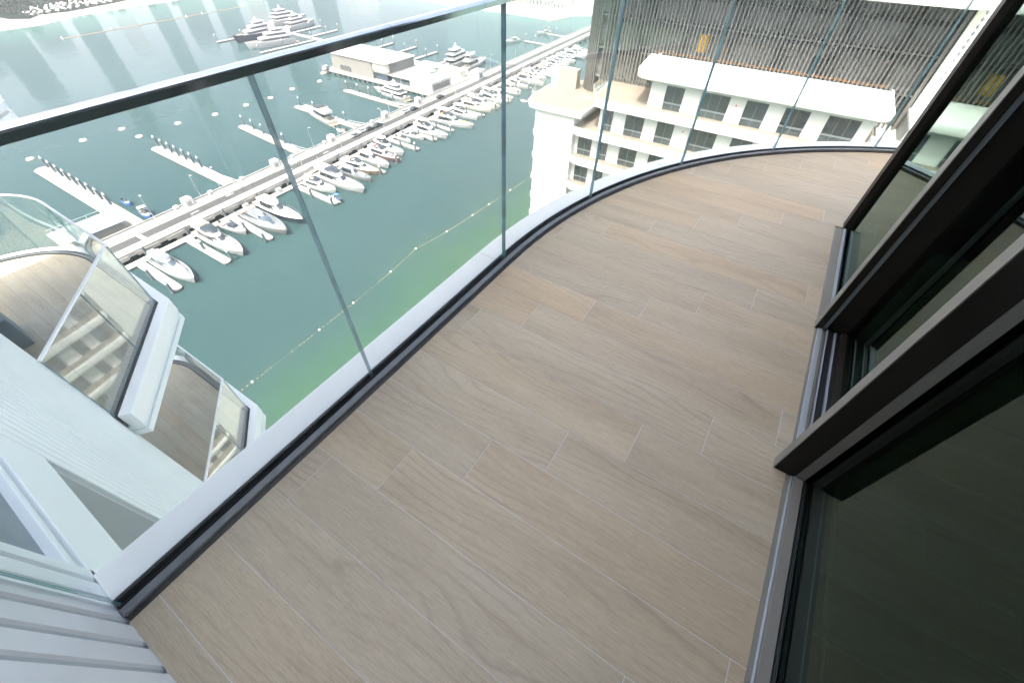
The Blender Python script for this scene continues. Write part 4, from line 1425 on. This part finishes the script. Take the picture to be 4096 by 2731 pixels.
# pontoon pavilion at the root of the nearest wide finger
pp = tag(empty('pontoon_pavilion', (25.0, 168, WZ)), 'flat roofed pavilion on a white pontoon behind the near lower balcony', 'pavilion')
mb = MB()
mb.box(-12.0, 4.6, -9.3, 9.2, -0.3, 0.75)
mb.build('deck', 'pontoon_deck', pp)
mb = MB()
mb.box(-11.0, 3.8, -8.6, -0.2, 3.3, 3.7)
mb.build('roof', 'roof_blue_grey', pp, bevel=0.05)
mb = MB()
mb.box(-10.0, 3.0, -7.9, -1.0, 0.76, 3.29)
mb.build('wall', 'beige_wall', pp)
mb = MB()
mb.box(-11.0, 3.8, 0.6, 8.2, 0.76, 1.05)
mb.build('terrace', 'roof_white', pp)
for x in (-10.5, -5.8, -1.0, 3.4):
    mb = MB()
    mb.tube((x, 8.8, 0.75), (x, 8.8, 1.9), 0.06, n=5)
    mb.build('post', 'steel', pp)
mb = MB()
mb.box(-11.5, 4.4, 8.76, 8.84, 1.9, 1.98)
mb.build('handrail', 'steel', pp)

# ------------------------------------------------------------------ marina clubhouse on its platform
cl = tag(empty('marina_clubhouse', (180, 200, WZ)), 'beige flat roofed clubhouse on a piled platform in the marina', 'building')
def cb(name, mat, x0, x1, y0, y1, z0, z1, bevel=0.0):
    mb = MB()
    mb.box(x0 - 180, x1 - 180, y0 - 200, y1 - 200, z0 - WZ, z1 - WZ)
    return mb.build(name, mat, cl, bevel=bevel)
cb('platform', 'concrete_light', 178.6, 224, 164.5, 243.5, -68.3, DZ)
for i in range(19):
    y = 165.5 + 4.15 * i
    cb('platform_pile', 'pile', 178.9, 180.7, y, y + 2.1, WZ - 1, -68.31)
cb('platform_edge', 'concrete_light', 178.4, 178.9, 164.4, 243.6, -68.9, DZ + 0.25)
cb('wall', 'club_clad', 180.4, 203.0, 208.0, 241.5, DZ, -59.6)
cb('wall', 'club_clad_dark', 183.2, 202.9, 196.6, 207.99, -64.0, -59.6)
cb('glazing', 'boat_glass_blue', 181.6, 202.8, 198.0, 207.98, DZ + 0.01, -64.4)
cb('upper_glazing', 'cream_stone', 181.0, 183.19, 197.2, 207.97, -63.6, -60.2)
cb('roof', 'roof_white', 179.8, 203.6, 196.0, 242.1, -59.59, -59.0, 0.06)
cb('roof_hatch', 'club_clad_dark', 186.5, 190.5, 203.5, 209.0, -58.99, -58.7)
cb('canopy', 'concrete_light', 181.0, 204.0, 195.5, 207.9, -64.39, -64.01)
for i in range(7):
    y = 226.0 + 1.35 * i
    cb('slot_window', 'boat_glass', 180.33, 180.41, y, y + 0.75, DZ + 0.8, DZ + (3.6 if i % 2 else 3.0))
for i in range(8):
    cb('cladding_joint', 'club_clad_dark', 184.0 + 2.35 * i, 184.1 + 2.35 * i, 196.52, 196.6, -64.0, -59.7)
cb('annex_glazing', 'boat_glass_blue', 182.2, 198.0, 182.0, 195.4, DZ + 0.01, -64.7)
cb('annex_roof', 'concrete_light', 181.2, 204.0, 181.2, 195.49, -64.69, -64.3, 0.04)
cb('annex_mullions', 'gelcoat', 182.1, 182.19, 188.5, 188.8, DZ + 0.01, -64.7)
cb('glass_lobby', 'mint_glass', 204.1, 212.0, 186, 205, DZ + 0.01, -64.8)
bx = tag(empty('white_box_building', (181, 172, WZ)), 'plain white box building at the clubhouse end of the causeway', 'building')
def xb(name, mat, x0, x1, y0, y1, z0, z1, bevel=0.0):
    mb = MB()
    mb.box(x0 - 181, x1 - 181, y0 - 172, y1 - 172, z0 - WZ, z1 - WZ)
    return mb.build(name, mat, bx, bevel=bevel)
xb('wall', 'stucco_white', 180.6, 197.4, 165.2, 175.2, DZ + 0.002, -63.9)
xb('roof', 'roof_white', 180.4, 197.6, 165.0, 175.4, -63.89, -63.5, 0.03)
xb('wall', 'stucco_white', 181.4, 196.0, 175.9, 181.1, DZ + 0.002, -64.6)
xb('roof', 'roof_white', 181.2, 196.2, 175.8, 181.15, -64.59, -64.2, 0.03)
xb('door', 'paving_grey', 180.9, 181.3, 175.42, 175.78, DZ + 0.002, -64.4)
xb('side_panel', 'club_clad', 182.0, 196.0, 165.1, 165.19, DZ + 0.6, -64.6)
sp = tag(empty('long_pergola', (213, 176, WZ)), 'long white roofed pavilion on the platform behind the white box building', 'pavilion')
mb = MB()
mb.box(-3.5, 3.0, -8.0, 24.0, 5.2, 5.7)
mb.build('roof', 'roof_white', sp, bevel=0.05)
mb = MB()
mb.box(-2.5, 2.5, -7.0, 23.0, 2.21, 5.19)
mb.build('wall', 'cream_stone', sp)
gate = tag(empty('gatehouse', (216, 160.5, WZ), AZ), 'small white gatehouse at the bend of the causeway', 'building')
mb = MB()
mb.box(-3, 3, -2.2, 2.2, 2.2, 6.0)
mb.build('wall', 'stucco_white', gate)
mb = MB()
mb.box(-3.6, 3.6, -2.8, 2.8, 6.01, 6.4)
mb.build('roof', 'roof_white', gate, bevel=0.05)
mb = MB()
mb.box(-1.2, 1.2, -2.26, -2.19, 2.8, 5.0)
mb.build('window', 'boat_glass_blue', gate)

# ================================================================== boats
def hull_shape(L, B, h, rake=0.06):
    st = [0.0, 0.10, 0.25, 0.42, 0.58, 0.72, 0.83, 0.91, 0.965, 1.0]
    bm = [0.84, 0.92, 0.98, 1.0, 0.95, 0.82, 0.62, 0.40, 0.20, 0.015]
    rings, deck = [], []
    for s, f in zip(st, bm):
        b = B / 2 * f
        z = h * (0.82 + 0.30 * s ** 2.2)
        xt = s * L
        xb = s * L * (1 - rake * s)
        iw = min(b * 0.9, 0.16)
        half = [(xt, b - iw, z - 0.34), (xt, b - iw * 0.8, z), (xt, b, z), (xt * 0.5 + xb * 0.5, b * 0.96, z * 0.45), (xb, b * 0.80, -0.05), (xb, b * 0.45, -0.45)]
        rings.append([(x, y, q) for x, y, q in half] + [(x, -y, q) for x, y, q in reversed(half)])
        deck.append((xt, b - iw - 0.005, z - 0.30))
    return rings, deck, (lambda s: h * (0.82 + 0.30 * s ** 2.2) - 0.30)
def plan(x0, x1, w, nose, n=7):
    pts = [(x0, -w * 0.94), (x0, w * 0.94)] if False else []
    out = [(x0, -w * 0.93), (x0 + 0.3, -w), (x1 - nose, -w)]
    for i in range(1, n):
        a = math.pi * i / n - math.pi / 2
        out.append((x1 - nose + nose * math.cos(a), w * math.sin(a)))
    out += [(x1 - nose, w), (x0 + 0.3, w), (x0, w * 0.93)]
    return out
def tier(mb, x0, x1, w, nose, z0, z1, rf=0.0, rb=0.0, ins=0.0, grow=0.0):
    a = plan(x0 - grow, x1 + grow, w + grow, nose)
    b = plan(x0 + rb - grow, x1 - rf + grow, w - ins + grow, max(0.3, nose - rf * 0.3))
    return mb.loft([[(x, y, z0) for x, y in a], [(x, y, z1) for x, y in b]])
def band(mb, x0, x1, w, nose, z0, z1, rf, rb, ins, lo, hi, grow=0.025):
    """Dark glazing strip that follows the cabin side between two heights."""
    l = lambda t: (x0 + rb * t, x1 - rf * t, w - ins * t, nose)
    a, b = l(lo), l(hi)
    za, zb = z0 + (z1 - z0) * lo, z0 + (z1 - z0) * hi
    pa = plan(a[0] - grow, a[1] + grow, a[2] + grow, a[3])
    pb = plan(b[0] - grow, b[1] + grow, b[2] + grow, max(0.3, nose - rf * 0.3 * hi))
    return mb.loft([[(x, y, za) for x, y in pa], [(x, y, zb) for x, y in pb]])
def yacht(stern, bow, label, style='fly', beam=None, hull='gelcoat', top='gelcoat', pad='cushion_tan', deckm='deck_beige', glassm='boat_glass', bimini=None, h=None, group='yachts moored at the dock', cat='yacht', name='motor_yacht'):
    a, b = Vector(stern), Vector(bow)
    d = b - a
    L = d.length
    t = tag(empty(name, (a.x, a.y, WZ), math.atan2(d.y, d.x)), label, cat, group)
    B = beam or (0.235 * L + 0.6)
    k = L / 20.0
    h = h or (0.95 + 0.045 * L)
    rings, deck, dz = hull_shape(L, B, h)
    MB().loft(rings, cap0=True, cap1=True, closed=False).build('hull', hull, t, angle=R(35))
    m = MB()
    n = len(deck)
    m.v = [(x, y, z) for x, y, z in deck] + [(x, -y, z) for x, y, z in deck]
    for i in range(n - 1):
        m.face([i, i + 1, n + i + 1, n + i])
    m.build('deck', deckm, t)
    m = MB()
    m.box(-1.5 * k, 0.02, -B * 0.38, B * 0.38, 0.25, 0.48)
    m.build('swim_platform', 'teak' if style != 'small' else hull, t)
    def part(nm, mat, fn, bev=0.0):
        mb = MB()
        fn(mb)
        return mb.build(nm, mat, t, bevel=bev, angle=R(40))
    z0 = dz(0.3)
    if style == 'small':
        part('console', top, lambda m: tier(m, L * 0.38, L * 0.62, B * 0.26, 0.5, z0, z0 + 0.9, 0.3, 0, 0.1))
        part('windshield', glassm, lambda m: tier(m, L * 0.42, L * 0.66, B * 0.28, 0.5, z0 + 0.85, z0 + 1.35, 0.45, 0.1, 0.12))
        part('seat', pad, lambda m: m.box(L * 0.10, L * 0.22, -B * 0.36, B * 0.36, z0, z0 + 0.5), 0.04)
        part('sunpad', 'cushion_white', lambda m: tier(m, L * 0.66, L * 0.88, B * 0.24, L * 0.12, dz(0.7), dz(0.7) + 0.42, 0.1, 0, 0.15))
        part('outboard', 'boat_glass', lambda m: m.box(-0.75, 0.02, -0.3, 0.3, 0.5, 1.55), 0.06)
        if bimini:
            part('bimini', bimini, lambda m: m.box(L * 0.16, L * 0.44, -B * 0.42, B * 0.42, z0 + 1.9, z0 + 1.98), 0.02)
            for sx in (0.18, 0.42):
                for sy in (-1, 1):
                    part('post', 'steel', lambda m: m.tube((L * sx, sy * B * 0.40, z0), (L * sx, sy * B * 0.40, z0 + 1.9), 0.03, n=5))
        return t
    if style == 'sleek':
        # wedge-shaped fast yacht with one long glasshouse
        c = (L * 0.20, L * 0.86, B * 0.36, L * 0.40, z0, z0 + 1.55 * k, L * 0.30, L * 0.06, B * 0.10)
        part('cabin', top, lambda m: tier(m, *c))
        part('window_band', glassm, lambda m: band(m, *c, 0.35, 0.72))
        part('roof', deckm, lambda m: tier(m, L * 0.27, L * 0.55, B * 0.24, L * 0.16, z0 + 1.55 * k, z0 + 1.75 * k, 0.3, 0.2, 0.1))
        part('windshield', glassm, lambda m: tier(m, L * 0.52, L * 0.68, B * 0.22, L * 0.12, z0 + 1.02 * k, z0 + 1.52 * k, L * 0.09, 0, 0.2, 0.05))
        part('foredeck_teak', 'teak', lambda m: m.prism([(L * 0.87, -B * 0.10), (L * 0.955, -B * 0.03), (L * 0.955, B * 0.03), (L * 0.87, B * 0.10)], dz(0.9), dz(0.9) + 0.10))
        part('seat', pad, lambda m: m.box(L * 0.06, L * 0.16, -B * 0.34, B * 0.34, z0, z0 + 0.6), 0.06)
        return t
    if style == 'mega':
        z = z0
        spec = [(0.10, 0.76, 0.42, 2.2), (0.15, 0.63, 0.37, 1.9), (0.22, 0.50, 0.30, 1.6)]
        for i, (f0, f1, fw, hh) in enumerate(spec):
            hh *= min(1.15, k * 0.62)
            c = (L * f0, L * f1, B * fw, L * 0.12, z, z + hh, L * 0.05, 0.3, B * 0.03)
            part('cabin', top, lambda m: tier(m, *c))
            part('window_band', glassm, lambda m: band(m, *c, 0.34, 0.80, 0.04))
            part('deck_overhang', top, lambda m: tier(m, L * (f0 - 0.05), L * (f1 - 0.035), B * (fw - 0.005), L * 0.12, z + hh, z + hh + 0.22, 0.3, 0, 0.1))
            z += hh + 0.221
        part('mast', top, lambda m: tier(m, L * 0.30, L * 0.36, B * 0.07, 0.4, z, z + 2.6 * k * 0.6, 0.5, 0.6, 0.1))
        part('radome', 'gelcoat', lambda m: m.tube((L * 0.33, -B * 0.16, z + 0.2), (L * 0.33, -B * 0.16, z + 1.3), 0.6, 0.4, 10))
        part('radome', 'gelcoat', lambda m: m.tube((L * 0.33, B * 0.16, z + 0.2), (L * 0.33, B * 0.16, z + 1.3), 0.6, 0.4, 10))
        part('sunpad', pad, lambda m: tier(m, L * 0.78, L * 0.88, B * 0.16, L * 0.05, dz(0.8), dz(0.8) + 0.5, 0.1, 0, 0.1))
        part('tender', 'cushion_white', lambda m: tier(m, L * 0.015, L * 0.085, B * 0.12, 0.8, z0, z0 + 0.7, 0.2, 0, 0.1))
        return t
    # foredeck trunk
    tr = (L * 0.52, L * 0.88, B * 0.30, L * 0.20, dz(0.62), dz(0.62) + 0.75 * k, L * 0.05, 0, B * 0.06)
    part('foredeck_trunk', top, lambda m: tier(m, *tr))
    part('sunpad', pad, lambda m: tier(m, L * 0.70, L * 0.82, B * 0.17, L * 0.07, dz(0.62) + 0.751 * k, dz(0.62) + 0.751 * k + 0.14, 0.05, 0, 0.08))
    if style == 'hard':
        c = (L * 0.20, L * 0.66, B * 0.37, L * 0.17, z0, z0 + 2.05 * k, L * 0.16, L * 0.02, B * 0.07)
        part('cabin', top, lambda m: tier(m, *c))
        part('window_band', glassm, lambda m: band(m, *c, 0.30, 0.90))
        part('hardtop', deckm if deckm != 'teak' else top, lambda m: tier(m, L * 0.15, L * 0.50, B * 0.33, L * 0.10, z0 + 2.06 * k, z0 + 2.24 * k, 0.2, 0.1, 0.08))
        part('sunroof', pad, lambda m: m.box(L * 0.20, L * 0.36, -B * 0.20, B * 0.20, z0 + 2.241 * k, z0 + 2.30 * k), 0.02)
        part('cockpit_seat', 'cushion_white', lambda m: m.box(L * 0.05, L * 0.12, -B * 0.34, B * 0.34, z0, z0 + 0.55), 0.05)
    else:
        c = (L * 0.17, L * 0.68, B * 0.38, L * 0.18, z0, z0 + 2.0 * k, L * 0.14, 0.2, B * 0.06)
        part('cabin', top, lambda m: tier(m, *c))
        part('window_band', glassm, lambda m: band(m, *c, 0.32, 0.86))
        zf = z0 + 2.001 * k
        part('flybridge', top, lambda m: tier(m, L * 0.07, L * 0.53, B * 0.36, L * 0.13, zf, zf + 0.72 * k, L * 0.05, 0.1, B * 0.02))
        part('flybridge_deck', deckm if deckm == 'teak' else 'cushion_white', lambda m: tier(m, L * 0.09, L * 0.46, B * 0.30, L * 0.09, zf + 0.721 * k, zf + 0.74 * k))
        part('windscreen', glassm, lambda m: band(m, L * 0.30, L * 0.52, B * 0.34, L * 0.13, zf + 0.5 * k, zf + 1.05 * k, L * 0.06, 0.0, B * 0.03, 0.15, 1.0))
        for q in range(3):
            part('seat', pad if q == 1 else 'cushion_white', lambda m: m.box(L * (0.12 + 0.10 * q), L * (0.17 + 0.10 * q), -B * 0.22, B * (0.22 if q != 2 else 0.02), zf + 0.741 * k, zf + 0.741 * k + 0.34), 0.04)
        if bimini:
            part('hardtop', bimini, lambda m: tier(m, L * 0.12, L * 0.42, B * 0.30, L * 0.08, zf + 2.35 * k, zf + 2.5 * k, 0.1, 0.1, 0.05))
            for sy in (-1, 1):
                part('arch', top, lambda m: m.loft([[(L * 0.14, sy * B * 0.30, zf + 0.6 * k), (L * 0.20, sy * B * 0.30, zf + 0.6 * k), (L * 0.20, sy * B * 0.27, zf + 0.6 * k), (L * 0.14, sy * B * 0.27, zf + 0.6 * k)],
                                                     [(L * 0.19, sy * B * 0.28, zf + 2.36 * k), (L * 0.23, sy * B * 0.28, zf + 2.36 * k), (L * 0.23, sy * B * 0.25, zf + 2.36 * k), (L * 0.19, sy * B * 0.25, zf + 2.36 * k)]]))
        part('mast', 'steel', lambda m: m.tube((L * 0.14, 0, zf + 0.7 * k), (L * 0.10, 0, zf + 3.2 * k), 0.06, 0.03, 5))
    # guard rail round the bow
    m = MB()
    rp = []
    for s, f in ((0.55, 0.97), (0.72, 0.86), (0.83, 0.67), (0.91, 0.44), (0.975, 0.16)):
        rp.append((s * L, B / 2 * f - 0.1, dz(s) + 0.95))
    full_r = rp + [(x, -y, z) for x, y, z in reversed(rp)]
    for p, q in zip(full_r, full_r[1:]):
        m.tube(p, q, 0.025, n=4)
    for p in full_r:
        m.tube(p, (p[0], p[1], p[2] - 0.75), 0.018, n=4)
    m.build('guard_rail', 'steel', t)
    return t
Y = yacht
Y((25.2, 139.4), (25.6, 117.2), 'white motor yacht with grey hardtop and foredeck, nearest to the lower balcony', 'hard', 5.0, deckm='cushion_grey', pad='cushion_white', glassm='boat_glass_blue')
Y((40.0, 141.2), (40.2, 117.6), 'large white flybridge yacht with tan foredeck pad, second from the near end', 'fly', 5.5)
Y((46.2, 139.6), (47.4, 127.6), 'small white day boat beside the large white flybridge yacht', 'small', 3.6, pad='cushion_white', name='day_boat', cat='boat')
Y((54.6, 141.0), (54.2, 116.6), 'sleek grey wedge shaped yacht with teak bow', 'sleek', 6.2, hull='grey_hull', top='grey_hull', deckm='cushion_grey', glassm='boat_glass_blue')
Y((61.0, 142.0), (61.0, 117.6), 'navy hulled yacht with white hardtop, partly behind a glass joint', 'hard', 5.6, hull='navy_hull', pad='gelcoat', deckm='cream_gel')
Y((79.6, 140.8), (80.6, 124.8), 'compact white flybridge yacht beside the finger with a blue covered tender', 'fly', 4.8, pad='cushion_tan')
Y((86.6, 142.0), (86.4, 116.6), 'big plain white yacht with long clean foredeck, just past the access ramp', 'fly', 6.0, pad='gelcoat')
Y((93.8, 138.8), (93.8, 121.0), 'dark grey sports boat with white foredeck cushions', 'hard', 4.4, hull='grey_hull', top='cushion_grey', deckm='cushion_grey', pad='cushion_white')
Y((97.4, 140.6), (100.2, 121.8), 'white yacht with bronze brown hull and tan bow', 'fly', 5.0, hull='bronze_hull')
Y((107.0, 143.0), (105.8, 123.6), 'white yacht with dark hull stripe next to the red cushioned one', 'hard', 4.8, hull='gelcoat', pad='cushion_grey')
Y((112.4, 141.8), (112.0, 123.6), 'white yacht with maroon hull and red cushions', 'fly', 4.2, hull='maroon_hull', pad='cushion_red')
Y((118.2, 144.2), (117.4, 126.8), 'white yacht with a folded sunshade beside the red cushioned one', 'fly', 5.0, pad='cushion_grey', bimini='cushion_white')
Y((129.6, 142.4), (128.8, 133.4), 'little white speedboat tied to a finger between larger yachts', 'small', 2.8, name='speedboat', cat='boat')
Y((134.2, 142.6), (135.0, 131.0), 'small white open boat beside the tall flybridge yacht', 'small', 3.2, pad='cushion_grey', name='speedboat', cat='boat')
Y((141.6, 143.0), (141.4, 122.8), 'tall white flybridge yacht with tan bow pad in mid dock', 'fly', 5.6, bimini='gelcoat')
Y((155.6, 142.6), (157.6, 120.6), 'long white double deck yacht with orange and green items at the bow', 'fly', 5.8, pad='canvas_orange', bimini='gelcoat')
Y((168.4, 142.2), (167.0, 125.2), 'white flybridge yacht just beyond the double deck yacht', 'fly', 4.8, pad='cushion_grey', bimini='gelcoat')
Y((179.6, 145.0), (179.4, 125.8), 'cream flybridge yacht in the far half of the row', 'fly', 5.2, hull='cream_gel', top='cream_gel', pad='cushion_tan')
Y((186.2, 146.0), (185.4, 124.8), 'white yacht with cream hull beside a tip pile', 'fly', 5.2, hull='cream_gel')
Y((195.8, 144.4), (193.0, 125.4), 'white yacht seen left of the upright glass joint', 'fly', 5.0, bimini='gelcoat')
Y((203.0, 145.2), (200.0, 126.0), 'white yacht seen right of the upright glass joint', 'hard', 4.8)
Y((217.6, 144.6), (213.0, 129.2), 'slim white yacht beyond the glass joint, next to a blue trimmed one', 'hard', 4.0)
Y((226.2, 145.2), (222.0, 129.8), 'white yacht with blue trim beyond the glass joint', 'fly', 4.4, pad='canvas_blue')
Y((235.4, 147.4), (232.0, 125.2), 'large white yacht with long bow, last clear one before the white building', 'hard', 5.6)
random.seed(77)
xs = [243, 249.5, 256, 262.5, 269, 275.5, 282, 289, 296, 303, 310, 318]
for i, x in enumerate(xs):
    l = random.uniform(14, 20)
    Y((x, 147.5 + (x - 243) * 0.04), (x - 2, 147.5 + (x - 243) * 0.04 - l), 'small far yacht packed behind the white building corner, %s of that row' % ordn[i], random.choice(('fly', 'fly', 'hard')), None, hull=random.choice(('gelcoat', 'gelcoat', 'gelcoat', 'navy_hull')), pad=random.choice(('cushion_tan', 'cushion_grey', 'cushion_white')), group='far yachts in the row')
# boats on the open side
Y((124.2, 177.4), (130.0, 204.6), 'white flybridge yacht moored alone on the open side finger', 'fly', 6.0, pad='cushion_tan', group='yachts on the open side')
Y((168.6, 172.6), (170.6, 198.0), 'white twin deck yacht moored beside the clubhouse platform', 'mega', 6.6, group='yachts on the open side')
Y((36.4, 168.2), (35.6, 161.4), 'white and blue workboat at the causeway near the pontoon pavilion', 'small', 2.8, hull='canvas_blue', bimini='gelcoat', group='small craft', cat='boat', name='workboat')
Y((36.0, 180.2), (36.2, 175.6), 'tiny blue tender tied to the nearest wide finger', 'small', 1.9, hull='canvas_blue', pad='canvas_blue', group='small craft', cat='boat', name='tender')
Y((121.5, 166.0), (119.8, 170.2), 'tiny white tender at the root of the fourth wide finger', 'small', 1.8, group='small craft', cat='boat', name='tender')
Y((77.4, 119.2), (77.6, 124.0), 'small tender with blue cover at a finger tip', 'small', 1.9, pad='canvas_blue', bimini='canvas_blue', group='small craft', cat='boat', name='tender')
Y((221.9, 358.3), (188.4, 355.0), 'dark blue hulled superyacht with tall white mast at the far dock', 'mega', 9.0, hull='navy_hull', h=4.2, group='superyachts at the far dock', name='superyacht')
Y((216.5, 326.2), (183.4, 334.0), 'white superyacht closest to the top rail at the far dock', 'mega', 8.2, h=3.6, group='superyachts at the far dock', name='superyacht')
Y((240.3, 386.2), (274.0, 384.4), 'long white superyacht furthest away at the far dock', 'mega', 8.6, h=4.0, group='superyachts at the far dock', name='superyacht')
Y((236.5, 361.5), (268.1, 366.8), 'white yacht moored bow outward on the far dock finger', 'mega', 7.4, h=3.2, group='superyachts at the far dock', name='superyacht')
Y((225.4, 191.4), (260.5, 195.0), 'large white yacht with tall radar mast behind the clubhouse', 'mega', 7.6, h=3.2, group='yachts behind the clubhouse', name='superyacht')
Y((230.7, 181.6), (257.5, 184.2), 'white sharp bowed yacht in front of the radar mast yacht', 'fly', 6.6, bimini='gelcoat', group='yachts behind the clubhouse')
Y((176.0, 246.0), (187.0, 249.5), 'cluster tender moored at the far left corner of the clubhouse', 'fly', 4.2, bimini='gelcoat', group='yachts behind the clubhouse')
Y((318.6, 196.0), (304.0, 201.0), 'white motor boat moored on the far open side near the beach', 'hard', 4.4, group='yachts on the far open side')
Y((357.0, 190.0), (346.0, 196.5), 'small white boat nearest the far beach on the open side', 'hard', 3.6, group='yachts on the far open side')

# ------------------------------------------------------------------ buoys and float lines
def ring_mesh(r, q, n=12, m=6):
    mb = MB()
    rings = []
    for i in range(n):
        a = 2 * math.pi * i / n
        rings.append([((r + q * math.cos(b)) * math.cos(a), (r + q * math.cos(b)) * math.sin(a), q * math.sin(b)) for b in [2 * math.pi * j / m for j in range(m)]])
    rings.append(rings[0])
    mb.loft(rings, False, False)
    mb.tube((0, 0, -0.3), (0, 0, 0.25), 0.5, 0.4, 8)
    return mb
bm = ring_mesh(0.95, 0.42).mesh('float_ring', 'buoy_cream', True)
mb = MB()
mb.tube((0, 0, 0.2), (0, 0, 0.75), 0.16, 0.12, 6)
bp = mb.mesh('mooring_eye', 'pile')
bl = [(32.0, 246.3), (51.7, 250.2), (67.0, 250.2), (67.1, 235.3), (84.6, 237.1), (100.8, 234.1), (116.9, 233.9), (130.8, 233.7), (146.5, 236.7), (164.5, 236.2), (176.0, 247.0)]
bt = ['nearest the left frame edge', 'left one of the upper pair below the rail', 'right one of the upper pair below the rail', 'just above the tip of the second wide finger', 'fifth along the row from the left', 'sixth along the row from the left', 'seventh along the row, at the glass joint', 'eighth along the row, left of the lone yacht', 'ninth along the row', 'tenth along the row, before the clubhouse', 'touching the clubhouse platform corner']
for (x, y), l in zip(bl, bt):
    t = tag(empty('mooring_buoy', (x, y, WZ + 0.12)), 'cream ring shaped mooring buoy, ' + l, 'buoy', 'mooring buoys')
    for nm, me in (('float_ring', bm), ('mooring_eye', bp)):
        o = bpy.data.objects.new(nm, me)
        COL.objects.link(o)
        o.parent = t
def ball(r, mat, name):
    mb = MB()
    rings = []
    for i in range(1, 5):
        a = math.pi * i / 5
        rings.append([(r * math.sin(a) * math.cos(b), r * math.sin(a) * math.sin(b), -r * math.cos(a)) for b in [math.pi * j / 4 for j in range(8)]])
    mb.loft(rings)
    return mb.mesh(name, mat, True)
big, small_ = ball(0.30, 'buoy_cream', 'marker_float'), ball(0.12, 'buoy_orange', 'float')
line = tag(empty('buoy_line', (60, 76, WZ)), 'dotted line of small floats curving across the green water', 'buoy line')
lp_ = [(131.5, 74.2), (117.9, 75.0), (105.2, 75.7), (96.2, 76.2), (83.5, 77.1), (71.0, 79.0), (58.6, 77.4), (43.6, 76.2), (32.2, 75.7), (13.7, 75.1), (4.0, 75.0)]
mb = MB()
random.seed(2)
for (a, b) in zip(lp_, lp_[1:]):
    o = bpy.data.objects.new('marker_float', big)
    COL.objects.link(o)
    o.parent = line
    o.location = (a[0] - 60, a[1] - 76, 0.15)
    d = Vector((b[0] - a[0], b[1] - a[1]))
    n = int(d.length / 1.15)
    mb.tube((a[0] - 60, a[1] - 76, 0.02), (b[0] - 60, b[1] - 76, -0.02), 0.02, n=4)
    for i in range(1, n):
        if random.random() < 0.22:
            continue
        o = bpy.data.objects.new('float', small_)
        COL.objects.link(o)
        o.parent = line
        o.location = (a[0] - 60 + d.x * i / n, a[1] - 76 + d.y * i / n + random.uniform(-0.06, 0.06), 0.06)
mb.build('rope', 'rope_orange', line)
boom = tag(empty('floating_boom', (124.6, 464.6, WZ)), 'straight pale orange floating boom across the upper left water', 'boom')
mb = MB()
mb.tube((0, 0, 0.1), (80, 8.6, 0.1), 0.24, n=6)
mb.tube((80, 8.6, 0.1), (153, 18.4, 0.1), 0.24, n=6)
mb.build('float_tube', 'rope_orange', boom)
for x, y in ((0, 0), (34, 4.6), (95, 10.6), (110, 12.6), (153, 18.4)):
    mb = MB()
    mb.tube((x, y, -0.2), (x, y, 1.6), 0.8, 0.2, 8)
    mb.build('end_marker', 'gelcoat', boom)

# ------------------------------------------------------------------ city towers beyond the frame, seen only mirrored in the water
def tower(az, dist, w, d, h, mat, label):
    x, y = dist * math.cos(R(az)), dist * math.sin(R(az))
    t = tag(empty('distant_tower', (x, y, WZ), R(az)), label, 'tower', 'towers mirrored in the water')
    mb = MB()
    mb.box(0, d, -w / 2, w / 2, 0, h * 0.93)
    mb.build('shaft', mat, t)
    mb = MB()
    mb.box(d * 0.1, d * 0.8, -w * 0.36, w * 0.36, h * 0.9305, h)
    mb.build('crown', mat, t)
TW = [(81.0, 1040, 60, 118, 'tower_blue'), (78.2, 1000, 42, 157, 'tower_blue'), (75.6, 1100, 46, 112, 'tower_blue'), (72.8, 1000, 32, 232, 'tower_blue'), (69.9, 1120, 28, 130, 'tower_pale'),
      (67.0, 1000, 27, 238, 'tower_blue'), (64.4, 1100, 40, 128, 'tower_blue'), (61.5, 1000, 36, 234, 'tower_blue'), (58.9, 1120, 30, 150, 'tower_pale'), (56.4, 1000, 50, 236, 'tower_blue'), (52.4, 1080, 44, 140, 'tower_blue'), (48.5, 1150, 60, 100, 'tower_pale')]
for i, (az, ds, w, h, m) in enumerate(sorted(TW, key=lambda q: -q[0])):
    tower(az, ds, w, 34, h, m, 'distant city tower shown only as a wavering reflection, %s from the left' % ordn[i])

# ------------------------------------------------------------------ sea haze
hz = NT('sea_haze')
hz.n.remove(hz.b)
pv = hz.new('ShaderNodeVolumePrincipled')
pv.inputs['Color'].default_value = (0.92, 0.96, 1.0, 1)
pv.inputs['Density'].default_value = HAZE
pv.inputs['Anisotropy'].default_value = 0.3
hz.link(pv.outputs[0], hz.out.inputs['Volume'])
MATS['haze'] = hz.m
if HAZE > 0:
    mb = MB()
    mb.box(-2600, 3100, -1600, 3600, WZ - 1.0, 290)
    kind(mb.build('haze', 'haze'), 'stuff')
